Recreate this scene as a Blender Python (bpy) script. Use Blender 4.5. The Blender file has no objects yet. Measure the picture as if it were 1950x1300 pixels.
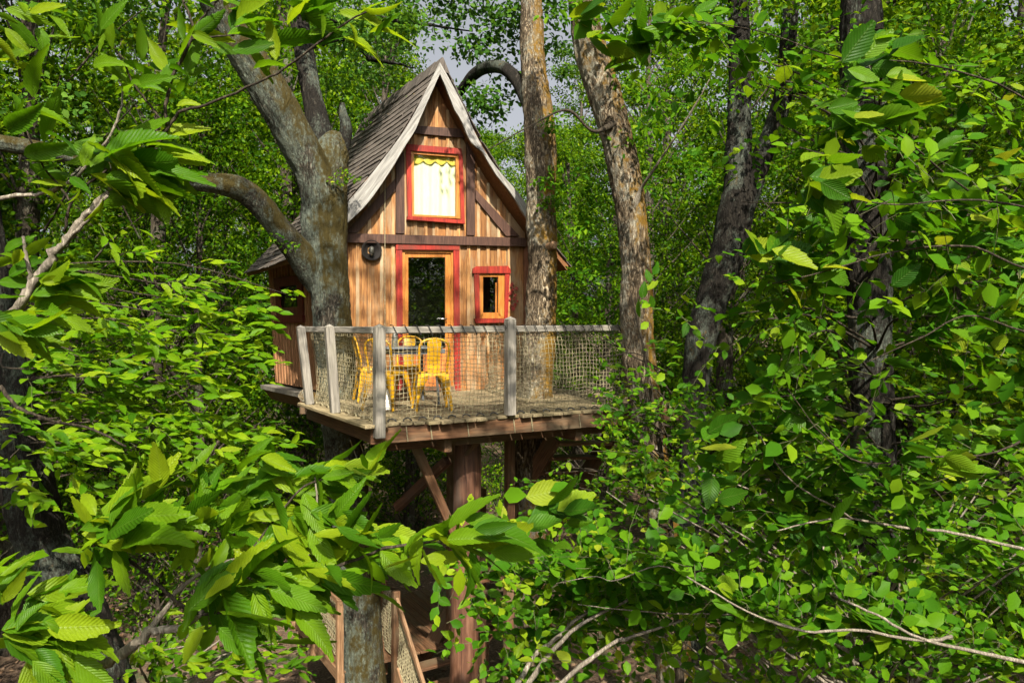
import bpy, math, random
import numpy as np
from mathutils import Vector, Matrix, noise as mnoise

# ------------------------------------------------------------------ camera, sky, sun, exposure
F, CX, HY = 1400.0, 975.0, 620.0            # lens in photo pixels, principal column, horizon row
CAMZ, DECK = 6.0, 5.0
SUN_EL, SUN_AZ = math.radians(43), math.radians(169)      # azimuth clockwise from +Y

sc = bpy.context.scene
COL = sc.collection
cam = bpy.data.cameras.new('camera'); camo = bpy.data.objects.new('camera', cam); COL.objects.link(camo)
cam.sensor_fit = 'HORIZONTAL'; cam.angle = 2 * math.atan(975.0 / F)
cam.shift_y = -30.0 / 1950.0; cam.clip_start = 0.05; cam.clip_end = 2000
camo.location = (0, 0, CAMZ); camo.rotation_euler = (math.pi / 2, 0, 0)
sc.camera = camo
world = bpy.data.worlds.new('World'); sc.world = world; world.use_nodes = True
wn = world.node_tree
sky = wn.nodes.new('ShaderNodeTexSky'); sky.sky_type = 'NISHITA'; sky.sun_disc = False
sky.air_density = .7; sky.dust_density = 7.0; sky.ozone_density = .6; sky.sun_elevation = SUN_EL; sky.sun_rotation = SUN_AZ
hz = wn.nodes.new('ShaderNodeHueSaturation'); hz.inputs['Saturation'].default_value = .25      # hazy pale sky
wn.links.new(sky.outputs[0], hz.inputs['Color'])
wn.links.new(hz.outputs[0], wn.nodes['Background'].inputs[0]); wn.nodes['Background'].inputs[1].default_value = 0.09
TOSUN = Vector((math.sin(SUN_AZ) * math.cos(SUN_EL), math.cos(SUN_AZ) * math.cos(SUN_EL), math.sin(SUN_EL)))
sl = bpy.data.lights.new('sun', 'SUN'); sl.energy = 5.0; sl.angle = math.radians(0.5); sl.color = (1, .91, .75)
slo = bpy.data.objects.new('sun', sl); COL.objects.link(slo)
slo.rotation_euler = (-TOSUN).to_track_quat('-Z', 'Y').to_euler(); slo.location = (0, -20, 40)
sc.view_settings.view_transform = 'Standard'; sc.view_settings.look = 'None'; sc.view_settings.gamma = 1
sc.view_settings.exposure = 1.3
sc.render.engine = 'CYCLES'
cy = sc.cycles
cy.max_bounces = 7; cy.diffuse_bounces = 3; cy.glossy_bounces = 3; cy.transmission_bounces = 3
cy.transparent_max_bounces = 8; cy.caustics_reflective = False; cy.caustics_refractive = False
cy.use_denoising = True

# ------------------------------------------------------------------ helpers
WM = {}
def P(px, py, D):
    """photo position at distance D -> world point"""
    return Vector(((px - CX) / F * D, D, CAMZ - (py - HY) / F * D))

def link(o, parent=None, mw=None):
    COL.objects.link(o)
    mw = mw.copy() if mw is not None else Matrix.Identity(4)
    WM[o] = mw
    if parent is not None:
        o.parent = parent
        o.matrix_basis = WM[parent].inverted() @ mw
    else:
        o.matrix_basis = mw
    return o

def tag(o, label=None, cat=None, group=None, kind=None):
    if label: o['label'] = label
    if cat: o['category'] = cat
    if group: o['group'] = group
    if kind: o['kind'] = kind
    return o

def thing(name, label, cat, loc, group=None):
    o = bpy.data.objects.new(name, None); o.empty_display_size = .1
    link(o, None, Matrix.Translation(Vector(loc)))
    return tag(o, label, cat, group)

def mesh_np(name, v, tris, mat, uv=None, rnd=None, smooth=False):
    m = bpy.data.meshes.new(name)
    v = np.asarray(v, np.float32); tris = np.asarray(tris, np.int32)
    n, k = tris.shape
    m.vertices.add(len(v)); m.vertices.foreach_set('co', v.ravel())
    m.loops.add(n * k); m.loops.foreach_set('vertex_index', tris.ravel())
    m.polygons.add(n); m.polygons.foreach_set('loop_start', np.arange(0, n * k, k, dtype=np.int32))
    m.polygons.foreach_set('loop_total', np.full(n, k, np.int32))
    if smooth: m.polygons.foreach_set('use_smooth', np.ones(n, bool))
    if uv is not None:
        l = m.uv_layers.new(name='UVMap'); l.data.foreach_set('uv', np.asarray(uv, np.float32)[tris.ravel()].ravel())
    if rnd is not None:
        a = m.attributes.new('rnd', 'FLOAT', 'POINT'); a.data.foreach_set('value', np.asarray(rnd, np.float32))
    m.materials.append(mat); m.update(calc_edges=True)
    return m

class MB:
    def __init__(s): s.v = []; s.f = []
    def tube(s, pts, rad, sides=6, cap=True):
        pts = [Vector(p) for p in pts]; n = len(pts)
        if not hasattr(rad, '__len__'): rad = [rad] * n
        b = len(s.v); up = Vector((0, 0, 1)); prev = None
        for i, p in enumerate(pts):
            t = (pts[min(i + 1, n - 1)] - pts[max(i - 1, 0)])
            t = t.normalized() if t.length > 1e-9 else up
            if prev is None:
                a = t.cross(Vector((.3, .2, 1)) if abs(t.z) < .9 else Vector((1, .1, 0))).normalized()
            else:
                a = (prev - t * prev.dot(t)); a = a.normalized() if a.length > 1e-6 else t.orthogonal().normalized()
            prev = a; c = t.cross(a)
            for k in range(sides):
                an = 2 * math.pi * k / sides
                s.v.append(p + (a * math.cos(an) + c * math.sin(an)) * rad[i])
        for i in range(n - 1):
            for k in range(sides):
                k2 = (k + 1) % sides
                s.f.append((b + i * sides + k, b + i * sides + k2, b + (i + 1) * sides + k2, b + (i + 1) * sides + k))
        if cap and sides > 3:
            s.f.append(tuple(b + k for k in reversed(range(sides)))); s.f.append(tuple(b + (n - 1) * sides + k for k in range(sides)))
        elif cap:
            s.f.append((b + 2, b + 1, b)); e = b + (n - 1) * sides; s.f.append((e, e + 1, e + 2))
        return s
    def hexa(s, c):
        b = len(s.v); s.v += [Vector(p) for p in c]
        for f in ((3, 2, 1, 0), (4, 5, 6, 7), (0, 1, 5, 4), (1, 2, 6, 5), (2, 3, 7, 6), (3, 0, 4, 7)):
            s.f.append(tuple(b + i for i in f))
        return s
    def box(s, lo, hi):
        (a, b, c), (d, e, f) = lo, hi
        return s.hexa([(a, b, c), (d, b, c), (d, e, c), (a, e, c), (a, b, f), (d, b, f), (d, e, f), (a, e, f)])
    def prism(s, poly, d):
        """extrude a polygon (list of 3D points) by vector d"""
        b = len(s.v); n = len(poly); d = Vector(d)
        s.v += [Vector(p) for p in poly] + [Vector(p) + d for p in poly]
        s.f.append(tuple(b + i for i in range(n))); s.f.append(tuple(b + n + i for i in reversed(range(n))))
        for i in range(n):
            j = (i + 1) % n
            s.f.append((b + i, b + n + i, b + n + j, b + j))
        return s
    def mesh(s, name, mat, smooth=False):
        m = bpy.data.meshes.new(name); m.from_pydata([tuple(p) for p in s.v], [], s.f); m.materials.append(mat)
        if smooth: m.polygons.foreach_set('use_smooth', [True] * len(m.polygons))
        m.update(); return m
    def build(s, name, mat, parent=None, smooth=False, mw=None, recalc=True):
        import bmesh
        m = s.mesh(name, mat, smooth)
        if recalc:
            bm = bmesh.new(); bm.from_mesh(m); bmesh.ops.recalc_face_normals(bm, faces=bm.faces); bm.to_mesh(m); bm.free()
        return link(bpy.data.objects.new(name, m), parent, mw)

def frame(o, x, z):
    """matrix with local x along x, local z near z"""
    x = Vector(x).normalized(); z = Vector(z); y = z.cross(x).normalized(); z = x.cross(y)
    m = Matrix((x, y, z)).transposed().to_4x4(); m.translation = Vector(o); return m

def chamfer_box(w, d, l, c=.006):
    """box centred in x,y; z 0..l; chamfered edges (44 tris)"""
    hx, hy = w / 2, d / 2
    c = min(c, hx * .45, hy * .45)
    v, f = [], []
    prof = [(-hx + c, -hy), (hx - c, -hy), (hx, -hy + c), (hx, hy - c), (hx - c, hy), (-hx + c, hy), (-hx, hy - c), (-hx, -hy + c)]
    for z, k in ((0, c), (c, 0), (l - c, 0), (l, c)):
        for x, y in prof:
            v.append((x - math.copysign(min(k, abs(x)), x), y - math.copysign(min(k, abs(y)), y), z))
    for i in range(3):
        for k in range(8):
            k2 = (k + 1) % 8; f.append((i * 8 + k, i * 8 + k2, i * 8 + 8 + k2, i * 8 + 8 + k))
    f.append(tuple(reversed(range(8)))); f.append(tuple(range(24, 32)))
    return v, f

def plank(name, a, b, w, d, side, mat, parent, c=.006, warp=0):
    """chamfered timber from a to b; w along 'side', d across"""
    a, b = Vector(a), Vector(b); z = (b - a); l = z.length; z.normalize()
    s = Vector(side); s = (s - z * s.dot(z)).normalized(); y = z.cross(s)
    m = Matrix((s, y, z)).transposed().to_4x4(); m.translation = a
    v, f = chamfer_box(w, d, l, c)
    if warp: v = [(x + warp * math.sin(zz * 1.7 + a.x), yy, zz) for x, yy, zz in v]
    me = bpy.data.meshes.new(name); me.from_pydata(v, [], f); me.materials.append(mat); me.update()
    return link(bpy.data.objects.new(name, me), parent, m)

def spline(pts, n):
    """Catmull-Rom through rows of numbers"""
    p = np.array(pts, float); k = len(p)
    q = np.vstack([2 * p[0] - p[1], p, 2 * p[-1] - p[-2]])
    out = []
    for t in np.linspace(0, k - 1, n):
        i = min(int(t), k - 2); u = t - i
        a, b, c, d = q[i], q[i + 1], q[i + 2], q[i + 3]
        out.append(.5 * (2 * b + (c - a) * u + (2 * a - 5 * b + 4 * c - d) * u * u + (3 * b - a - 3 * c + d) * u ** 3))
    return np.array(out)

# ------------------------------------------------------------------ materials
def mat_new(name):
    m = bpy.data.materials.new(name); m.use_nodes = True
    nt = m.node_tree; b = nt.nodes['Principled BSDF']
    return m, nt, b
def N(nt, typ, **kw):
    n = nt.nodes.new(typ)
    for k, v in kw.items():
        if k.startswith('_'): n.inputs[int(k[1:])].default_value = v
        elif k in ('operation', 'blend_type', 'data_type', 'wave_type', 'feature', 'attribute_name', 'noise_dimensions', 'attribute_type', 'distance', 'bands_direction'): setattr(n, k, v)
        else: n.inputs[k.replace('_', ' ')].default_value = v
    return n
def ramp(nt, fac, stops, mode='LINEAR'):
    r = nt.nodes.new('ShaderNodeValToRGB'); r.color_ramp.interpolation = mode
    e = r.color_ramp.elements
    while len(e) < len(stops): e.new(.5)
    for i, (p, c) in enumerate(stops):
        e[i].position = p; e[i].color = (*c, 1) if len(c) == 3 else c
    nt.links.new(fac, r.inputs[0]); return r.outputs[0]
def mixc(nt, fac, a, b, blend='MIX'):
    m = nt.nodes.new('ShaderNodeMix'); m.data_type = 'RGBA'; m.blend_type = blend
    for s, v in ((0, fac), (6, a), (7, b)):
        if hasattr(v, 'links') or hasattr(v, 'is_output'): nt.links.new(v, m.inputs[s])
        else: m.inputs[s].default_value = v if s == 0 else ((*v, 1) if len(v) == 3 else v)
    return m.outputs[2]
def mth(nt, op, a, b=0.0, clamp=False):
    m = nt.nodes.new('ShaderNodeMath'); m.operation = op; m.use_clamp = clamp
    for i, v in enumerate((a, b)):
        if hasattr(v, 'is_output'): nt.links.new(v, m.inputs[i])
        else: m.inputs[i].default_value = v
    return m.outputs[0]
def objcoord(nt, scale, jitter=True):
    tc = nt.nodes.new('ShaderNodeTexCoord'); mp = nt.nodes.new('ShaderNodeMapping')
    mp.inputs['Scale'].default_value = scale
    if jitter:
        oi = nt.nodes.new('ShaderNodeObjectInfo'); ad = nt.nodes.new('ShaderNodeVectorMath'); ad.operation = 'ADD'
        sc_ = nt.nodes.new('ShaderNodeVectorMath'); sc_.operation = 'SCALE'; sc_.inputs[0].default_value = (37, 53, 71)
        nt.links.new(oi.outputs['Random'], sc_.inputs['Scale'])
        nt.links.new(tc.outputs['Object'], ad.inputs[0]); nt.links.new(sc_.outputs[0], ad.inputs[1])
        nt.links.new(ad.outputs[0], mp.inputs[0])
    else: nt.links.new(tc.outputs['Object'], mp.inputs[0])
    return mp.outputs[0]
def noise_(nt, vec, scale, detail=5, rough=.6, dist=0):
    n = nt.nodes.new('ShaderNodeTexNoise'); nt.links.new(vec, n.inputs['Vector'])
    n.inputs['Scale'].default_value = scale; n.inputs['Detail'].default_value = detail
    n.inputs['Roughness'].default_value = rough; n.inputs['Distortion'].default_value = dist
    return n.outputs[0]
def bump(nt, b, h, strength=.4, dist=.01):
    bp = nt.nodes.new('ShaderNodeBump'); bp.inputs['Strength'].default_value = strength; bp.inputs['Distance'].default_value = dist
    nt.links.new(h, bp.inputs['Height']); nt.links.new(bp.outputs[0], b.inputs['Normal'])

def wood(name, dark, mid, light, rough=.7, vary=.35, grain=1.0, stain=None, stain_lo=.55, spec=.3, bstr=.5):
    m, nt, b = mat_new(name)
    g = noise_(nt, objcoord(nt, (14 * grain, 14 * grain, .9 * grain)), 3.2, 6, .62, .6)
    big = noise_(nt, objcoord(nt, (2.2, 2.2, .8)), 1.6, 4, .6)
    col = ramp(nt, g, [(.32, dark), (.5, mid), (.7, light)])
    oi = nt.nodes.new('ShaderNodeObjectInfo')
    hv = nt.nodes.new('ShaderNodeHueSaturation')
    nt.links.new(col, hv.inputs['Color'])
    nt.links.new(mth(nt, 'MULTIPLY_ADD', oi.outputs['Random'], vary) if False else mth(nt, 'ADD', mth(nt, 'MULTIPLY', oi.outputs['Random'], vary), 1 - vary / 2), hv.inputs['Value'])
    c = hv.outputs[0]
    if stain: c = mixc(nt, ramp(nt, big, [(stain_lo - .1, (0, 0, 0)), (stain_lo + .12, (1, 1, 1))]), c, stain)
    nt.links.new(c, b.inputs['Base Color'])
    b.inputs['Roughness'].default_value = rough; b.inputs['Specular IOR Level'].default_value = spec
    bump(nt, b, g, bstr, .006)
    return m

def bark(name, crack, mid, pale, lichen=None, lich_lo=.55, moss=None, moss_lo=.6, moss_dir=None, scale=1.0, bs=.9):
    m, nt, b = mat_new(name)
    v = objcoord(nt, (1, 1, .16), False)
    n1 = noise_(nt, v, 34 * scale, 7, .7, 1.4)
    n2 = noise_(nt, objcoord(nt, (1, 1, .22), False), 15 * scale, 5, .62, 2.0)
    ridge = mth(nt, 'MULTIPLY', mth(nt, 'ABSOLUTE', mth(nt, 'SUBTRACT', n2, .5)), 4.2, True)      # 0 in the furrows
    n3 = noise_(nt, objcoord(nt, (1, 1, .8), False), 60 * scale, 4, .7)
    plate = ridge
    h = mth(nt, 'ADD', mth(nt, 'MULTIPLY', ridge, .42), mth(nt, 'ADD', mth(nt, 'MULTIPLY', n1, .50), mth(nt, 'MULTIPLY', n3, .16)))
    col = ramp(nt, h, [(.36, crack), (.56, mid), (.80, pale)])
    v2 = objcoord(nt, (1, 1, .7), False)
    if lichen:
        l = mth(nt, 'ADD', mth(nt, 'MULTIPLY', noise_(nt, v2, 2.6, 3, .5), .6), mth(nt, 'MULTIPLY', noise_(nt, v2, 34, 4, .7), .4))
        l = ramp(nt, l, [(lich_lo - .05, (0, 0, 0)), (lich_lo + .05, (1, 1, 1))])
        l = mth(nt, 'MULTIPLY', l, mth(nt, 'ADD', mth(nt, 'MULTIPLY', plate, .7), .3))
        col = mixc(nt, l, col, mixc(nt, noise_(nt, v2, 60, 2), lichen, tuple(x * .55 for x in lichen)))
    if moss:
        q = mth(nt, 'ADD', mth(nt, 'MULTIPLY', noise_(nt, v2, 2.6, 3, .55), .55), mth(nt, 'MULTIPLY', noise_(nt, v2, 16, 6, .75), .45))
        if moss_dir:
            ge = nt.nodes.new('ShaderNodeNewGeometry'); dp = nt.nodes.new('ShaderNodeVectorMath'); dp.operation = 'DOT_PRODUCT'
            nt.links.new(ge.outputs['Normal'], dp.inputs[0]); dp.inputs[1].default_value = moss_dir
            q = mth(nt, 'ADD', q, mth(nt, 'MULTIPLY', dp.outputs['Value'], .16))
        q = ramp(nt, q, [(moss_lo - .05, (0, 0, 0)), (moss_lo + .06, (1, 1, 1))])
        col = mixc(nt, q, col, mixc(nt, noise_(nt, v2, 70, 3, .7), tuple(x * .4 for x in moss), tuple(x * 1.5 for x in moss)))
    nt.links.new(col, b.inputs['Base Color']); b.inputs['Roughness'].default_value = .9; b.inputs['Specular IOR Level'].default_value = .15
    bump(nt, b, h, bs, .03)
    return m

def leafmat(name, stops, per_object=False, veins=0, trans=.42, rough=.46, tcol=1.65, spec=.05, vtilt=.55):
    m, nt, b = mat_new(name)
    oi = nt.nodes.new('ShaderNodeObjectInfo')
    if per_object: r = oi.outputs['Random']
    else:
        at = nt.nodes.new('ShaderNodeAttribute'); at.attribute_name = 'rnd'
        r = mth(nt, 'ADD', mth(nt, 'MULTIPLY', at.outputs['Fac'], .8), mth(nt, 'MULTIPLY', oi.outputs['Random'], .2))
    col = ramp(nt, r, stops)
    if veins:
        uv = nt.nodes.new('ShaderNodeTexCoord'); sp = nt.nodes.new('ShaderNodeSeparateXYZ'); nt.links.new(uv.outputs['UV'], sp.inputs[0])
        ax = mth(nt, 'ABSOLUTE', mth(nt, 'SUBTRACT', sp.outputs[0], .5))
        ph = mth(nt, 'SUBTRACT', sp.outputs[1], mth(nt, 'MULTIPLY', ax, vtilt))
        w = mth(nt, 'ABSOLUTE', mth(nt, 'SUBTRACT', mth(nt, 'FRACT', mth(nt, 'MULTIPLY', ph, veins)), .5))   # 0 at vein
        rib = ramp(nt, w, [(0, (1, 1, 1)), (.13, (0, 0, 0))])
        mid = ramp(nt, ax, [(.0, (1, 1, 1)), (.035, (0, 0, 0))])
        vein = mth(nt, 'MAXIMUM', mth(nt, 'MULTIPLY', rib, .5), mid)
        tn = noise_(nt, uv.outputs['UV'], 7, 4, .6)
        col = mixc(nt, mth(nt, 'MULTIPLY', vein, .36), col, mixc(nt, .5, col, (.22, .30, .07)))
        col = mixc(nt, mth(nt, 'MULTIPLY', tn, .35), col, tuple(.35 * x for x in stops[0][1]), 'MIX')
        sp2 = noise_(nt, objcoord(nt, (1, 1, 1)), 13, 4, .7)
        col = mixc(nt, ramp(nt, sp2, [(.715, (0, 0, 0)), (.75, (.7, .7, .7))]), col, (.16, .10, .03))
        bump(nt, b, mth(nt, 'ADD', mth(nt, 'MULTIPLY', w, 1.6), mth(nt, 'MULTIPLY', mid, -.6)), .4, .004)
    nt.links.new(col, b.inputs['Base Color']); b.inputs['Roughness'].default_value = rough; b.inputs['Specular IOR Level'].default_value = spec
    tr = nt.nodes.new('ShaderNodeBsdfTranslucent')
    tc_ = mixc(nt, 1.0, col, (1.2 * tcol, 1.1 * tcol, .5 * tcol), 'MULTIPLY')
    nt.links.new(tc_, tr.inputs[0])
    ms = nt.nodes.new('ShaderNodeMixShader'); ms.inputs[0].default_value = trans
    nt.links.new(b.outputs[0], ms.inputs[1]); nt.links.new(tr.outputs[0], ms.inputs[2])
    nt.links.new(ms.outputs[0], nt.nodes['Material Output'].inputs[0])
    return m

def flat(name, col, rough=.5, metal=0, spec=.5, nz=.25, ns=9):
    m, nt, b = mat_new(name)
    n = noise_(nt, objcoord(nt, (1, 1, 1)), ns, 5, .65)
    c = ramp(nt, n, [(.3, tuple(x * (1 - nz) for x in col)), (.7, tuple(min(1, x * (1 + nz * .4)) for x in col))])
    nt.links.new(c, b.inputs['Base Color']); b.inputs['Roughness'].default_value = rough; b.inputs['Metallic'].default_value = metal
    b.inputs['Specular IOR Level'].default_value = spec
    return m

def glassmat(name, refl=.10, tint=(.9, .95, .92)):
    m, nt, b = mat_new(name)
    t = nt.nodes.new('ShaderNodeBsdfTransparent'); t.inputs[0].default_value = (*tint, 1)
    g = nt.nodes.new('ShaderNodeBsdfGlossy'); g.inputs['Roughness'].default_value = .01
    ms = nt.nodes.new('ShaderNodeMixShader'); ms.inputs[0].default_value = refl
    nt.links.new(t.outputs[0], ms.inputs[1]); nt.links.new(g.outputs[0], ms.inputs[2])
    nt.links.new(ms.outputs[0], nt.nodes['Material Output'].inputs[0])
    return m

M = {}
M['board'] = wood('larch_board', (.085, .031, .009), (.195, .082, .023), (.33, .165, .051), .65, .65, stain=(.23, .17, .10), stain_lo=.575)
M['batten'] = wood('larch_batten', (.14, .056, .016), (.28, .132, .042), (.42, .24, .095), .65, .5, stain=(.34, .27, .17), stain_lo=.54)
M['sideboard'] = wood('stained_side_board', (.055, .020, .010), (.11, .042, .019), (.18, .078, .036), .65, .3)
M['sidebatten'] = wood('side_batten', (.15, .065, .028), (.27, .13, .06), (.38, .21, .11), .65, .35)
M['dark'] = wood('dark_beam', (.022, .010, .007), (.05, .023, .015), (.085, .042, .028), .6, .25)
M['red'] = wood('red_trim', (.09, .007, .004), (.20, .012, .006), (.31, .028, .012), .6, .3, bstr=.6, stain=(.11, .022, .012), stain_lo=.6)
M['orange'] = wood('orange_frame', (.22, .072, .012), (.33, .12, .02), (.42, .18, .04), .4, .15, bstr=.25, spec=.5)
M['panel'] = wood('door_panel', (.30, .085, .02), (.42, .14, .035), (.5, .2, .05), .45, .1, bstr=.2)
M['fascia'] = wood('weathered_fascia', (.11, .107, .10), (.20, .194, .182), (.31, .30, .284), .75, .15, bstr=.25)
M['grey'] = wood('grey_post', (.10, .093, .078), (.19, .175, .15), (.30, .275, .24), .75, .25, stain=(.20, .19, .15), stain_lo=.62)
M['deck'] = wood('deck_plank', (.085, .066, .038), (.165, .132, .076), (.26, .215, .125), .75, .7, stain=(.16, .13, .07), stain_lo=.58)
M['joist'] = wood('joist_timber', (.045, .021, .011), (.095, .046, .022), (.16, .082, .04), .7, .3, stain=(.10, .075, .045), stain_lo=.56)
M['pale'] = wood('new_timber', (.11, .058, .029), (.19, .11, .058), (.28, .18, .105), .65, .25)
M['log'] = wood('peeled_log', (.035, .015, .009), (.082, .036, .020), (.16, .083, .05), .65, .15, grain=.5, stain=(.06, .04, .03), stain_lo=.6, bstr=.9)
M['shingle'] = wood('roof_shingle', (.040, .034, .030), (.073, .062, .054), (.118, .10, .086), .85, .5, bstr=.8)
M['soffit'] = wood('soffit', (.08, .032, .012), (.14, .06, .021), (.20, .095, .036), .65, .3)
M['rope'] = flat('net_rope', (.27, .235, .14), .9, ns=30, nz=.5)
M['black'] = flat('black_cord', (.012, .012, .012), .6)
M['yellow'] = flat('yellow_paint', (.50, .265, .003), .45, ns=14, nz=.4)
M['slate'] = flat('grey_table', (.09, .10, .11), .45)
M['steel'] = flat('steel', (.55, .55, .55), .3, 1.0)
M['lampdark'] = flat('lamp_dark', (.010, .008, .007), .75, spec=.2)
M['lampglass'] = flat('lamp_glass', (.09, .09, .075), .4)
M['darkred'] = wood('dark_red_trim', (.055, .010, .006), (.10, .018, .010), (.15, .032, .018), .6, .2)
M['curtain'] = flat('curtain', (.80, .73, .52), .9, nz=.06)
M['valance'] = flat('valance', (.62, .42, .07), .9, nz=.15)
M['white'] = flat('white_enamel', (.75, .72, .66), .4, nz=.1)
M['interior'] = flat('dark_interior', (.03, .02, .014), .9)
M['glass'] = glassmat('window_glass', .05)
M['doorglass'] = glassmat('door_glass', .14, (.55, .6, .55))

GREENS = [(0, (.012, .046, .002)), (.3, (.028, .082, .0025)), (.6, (.064, .142, .003)), (.85, (.135, .225, .005)), (1, (.22, .275, .010))]
CHEST = [(0, (.034, .112, .003)), (.35, (.070, .168, .004)), (.7, (.122, .225, .005)), (1, (.205, .285, .008))]
HORN = [(0, (.018, .074, .004)), (.4, (.043, .130, .005)), (.75, (.092, .198, .006)), (.92, (.17, .255, .009)), (1, (.235, .275, .02))]
M['leaf_chest'] = leafmat('chestnut_leaf', CHEST, True, 15, .45, .42, spec=.12)
M['leaf_chest_m'] = leafmat('chestnut_leaf_mass', CHEST, False, 0, .45, .40)
M['leaf_horn'] = leafmat('hornbeam_leaf', HORN, True, 11, .42, .42, vtilt=.6, spec=.12)
M['leaf_horn_m'] = leafmat('hornbeam_leaf_mass', HORN, False, 0, .42, .45)
M['leaf_bg'] = leafmat('woodland_leaf', GREENS, False, 0, .42, .42, 1.3)
M['leaf_oak'] = leafmat('oak_leaf', [(0, (.025, .075, .012)), (.5, (.05, .13, .016)), (1, (.10, .19, .025))], False, 0, .4, .45)
OAKM = (.105, .060, .012)
M['bark_oak'] = bark('oak_bark', (.014, .012, .009), (.062, .053, .040), (.22, .20, .16), (.21, .26, .21), .47, (.044, .034, .009), .545, (.55, -.1, .35))
M['bark_moss'] = bark('mossy_bark', (.028, .020, .012), (.17, .130, .086), (.52, .44, .32), (.42, .43, .36), .53, (.15, .084, .012), .53, (.5, .1, .1))
M['bark_dark'] = bark('dark_bark', (.007, .006, .005), (.022, .019, .015), (.066, .058, .047), (.13, .16, .13), .55, (.09, .05, .012), .64)
M['bark_bg'] = bark('woodland_bark', (.03, .024, .018), (.09, .075, .055), (.19, .165, .125), (.20, .23, .17), .58, None)
M['twig_pale'] = bark('pale_twig', (.11, .095, .075), (.24, .21, .17), (.40, .37, .31), (.33, .35, .28), .62, None, scale=2, bs=.4)
M['twig_dark'] = bark('dark_twig', (.02, .016, .012), (.06, .048, .034), (.12, .10, .075), None, scale=2, bs=.4)
M['twig_green'] = flat('green_twig', (.07, .075, .028), .7)

rng = random.Random(11)
nrng = np.random.default_rng(11)

# ------------------------------------------------------------------ ground
def gz(x, y):
    return .35 * mnoise.noise(Vector((x * .07, y * .07, 0))) + .10 * mnoise.noise(Vector((x * .35, y * .35, 3)))
def build_ground():
    m, nt, b = mat_new('forest_floor')
    v = objcoord(nt, (1, 1, 1), False)
    a = noise_(nt, v, 1.3, 6, .65); f = noise_(nt, v, 22, 6, .7, .5)
    c = ramp(nt, f, [(.3, (.035, .020, .012)), (.5, (.095, .058, .034)), (.68, (.20, .135, .085))])
    c = mixc(nt, ramp(nt, a, [(.52, (0, 0, 0)), (.66, (1, 1, 1))]), c, (.045, .075, .018))
    nt.links.new(c, b.inputs['Base Color']); b.inputs['Roughness'].default_value = .95
    bump(nt, b, f, 1, .05)
    xs = np.concatenate([[-900, -300, -120], np.linspace(-60, 60, 110), [120, 300, 900]])
    ys = np.concatenate([[-600, -150, -40], np.linspace(-15, 95, 110), [150, 350, 1200]])
    vv = [(x, y, gz(x, y)) for y in ys for x in xs]
    n = len(xs)
    ff = [(j * n + i, j * n + i + 1, (j + 1) * n + i + 1, (j + 1) * n + i) for j in range(len(ys) - 1) for i in range(n - 1)]
    me = mesh_np('ground', vv, ff, m, smooth=True)
    o = link(bpy.data.objects.new('ground', me)); tag(o, 'brown leaf strewn forest floor below the tree cabin', 'ground', kind='structure')
build_ground()

# ------------------------------------------------------------------ cabin frame
U = Vector((math.cos(math.radians(22)), math.sin(math.radians(22)), 0))
V = Vector((-.5, .866, 0))
NI = Vector((-U.y, U.x, 0))                      # into the house, square to the facade
O3 = Vector((-2.42, 10.7, DECK))
ZZ = Vector((0, 0, 1))
WID, UC, DEPTH = 2.84, 1.30, 3.02
def L(u, v, w): return O3 + U * u + V * v + ZZ * w
def FP(px, py, n=0.0):
    """photo point -> (u, w) on the facade plane shifted n inwards"""
    o = O3 + NI * n
    k = (px - CX) / F
    u = (k * o.y - o.x) / (U.x - k * U.y)
    D = o.y + u * U.y
    return u, 1 - (py - HY) / F * D
PROF = [(0, 4.89), (.2, 4.50), (.4, 4.15), (.6, 3.80), (.8, 3.50), (1.0, 3.22), (1.2, 2.97), (1.4, 2.74), (1.75, 2.33), (2.1, 1.95)]
def roof_h(s):
    s = abs(s)
    for (a, ha), (b, hb) in zip(PROF, PROF[1:]):
        if s <= b: return ha + (hb - ha) * (s - a) / (b - a)
    return PROF[-1][1]
def ext(name, poly, n0, n1, mat, parent, o=O3, ux=U, ni=NI):
    """polygon (u,w) in the facade plane extruded from depth n0 to n1"""
    cu = sum(p[0] for p in poly) / len(poly); cw = min(p[1] for p in poly)
    mw = Matrix((ux, ni, ZZ)).transposed().to_4x4(); mw.translation = o + ux * cu + ZZ * cw
    mb = MB(); mb.prism([(u - cu, n0, w - cw) for u, w in poly], (0, n1 - n0, 0))
    return mb.build(name, mat, parent, mw=mw)
def extp(name, pix, n0, n1, mat, parent):
    return ext(name, [FP(x, y, n0) for x, y in pix], n0, n1, mat, parent)

cabin = thing('treehouse_cabin', 'small timber cabin with steep shingled gable roof built among the trunks', 'cabin', L(WID / 2, 1.5, 0))
def rect_px(x0, y0, x1, y1):
    (a, b), (c, d) = FP(x0, y1), FP(x1, y0)
    return a, b, c, d
door_op = rect_px(766, 474, 863.5, 738); win_op = rect_px(782, 288, 874, 414); sml_op = rect_px(913, 518, 964, 607)
OPEN = [door_op, win_op, sml_op]

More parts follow.
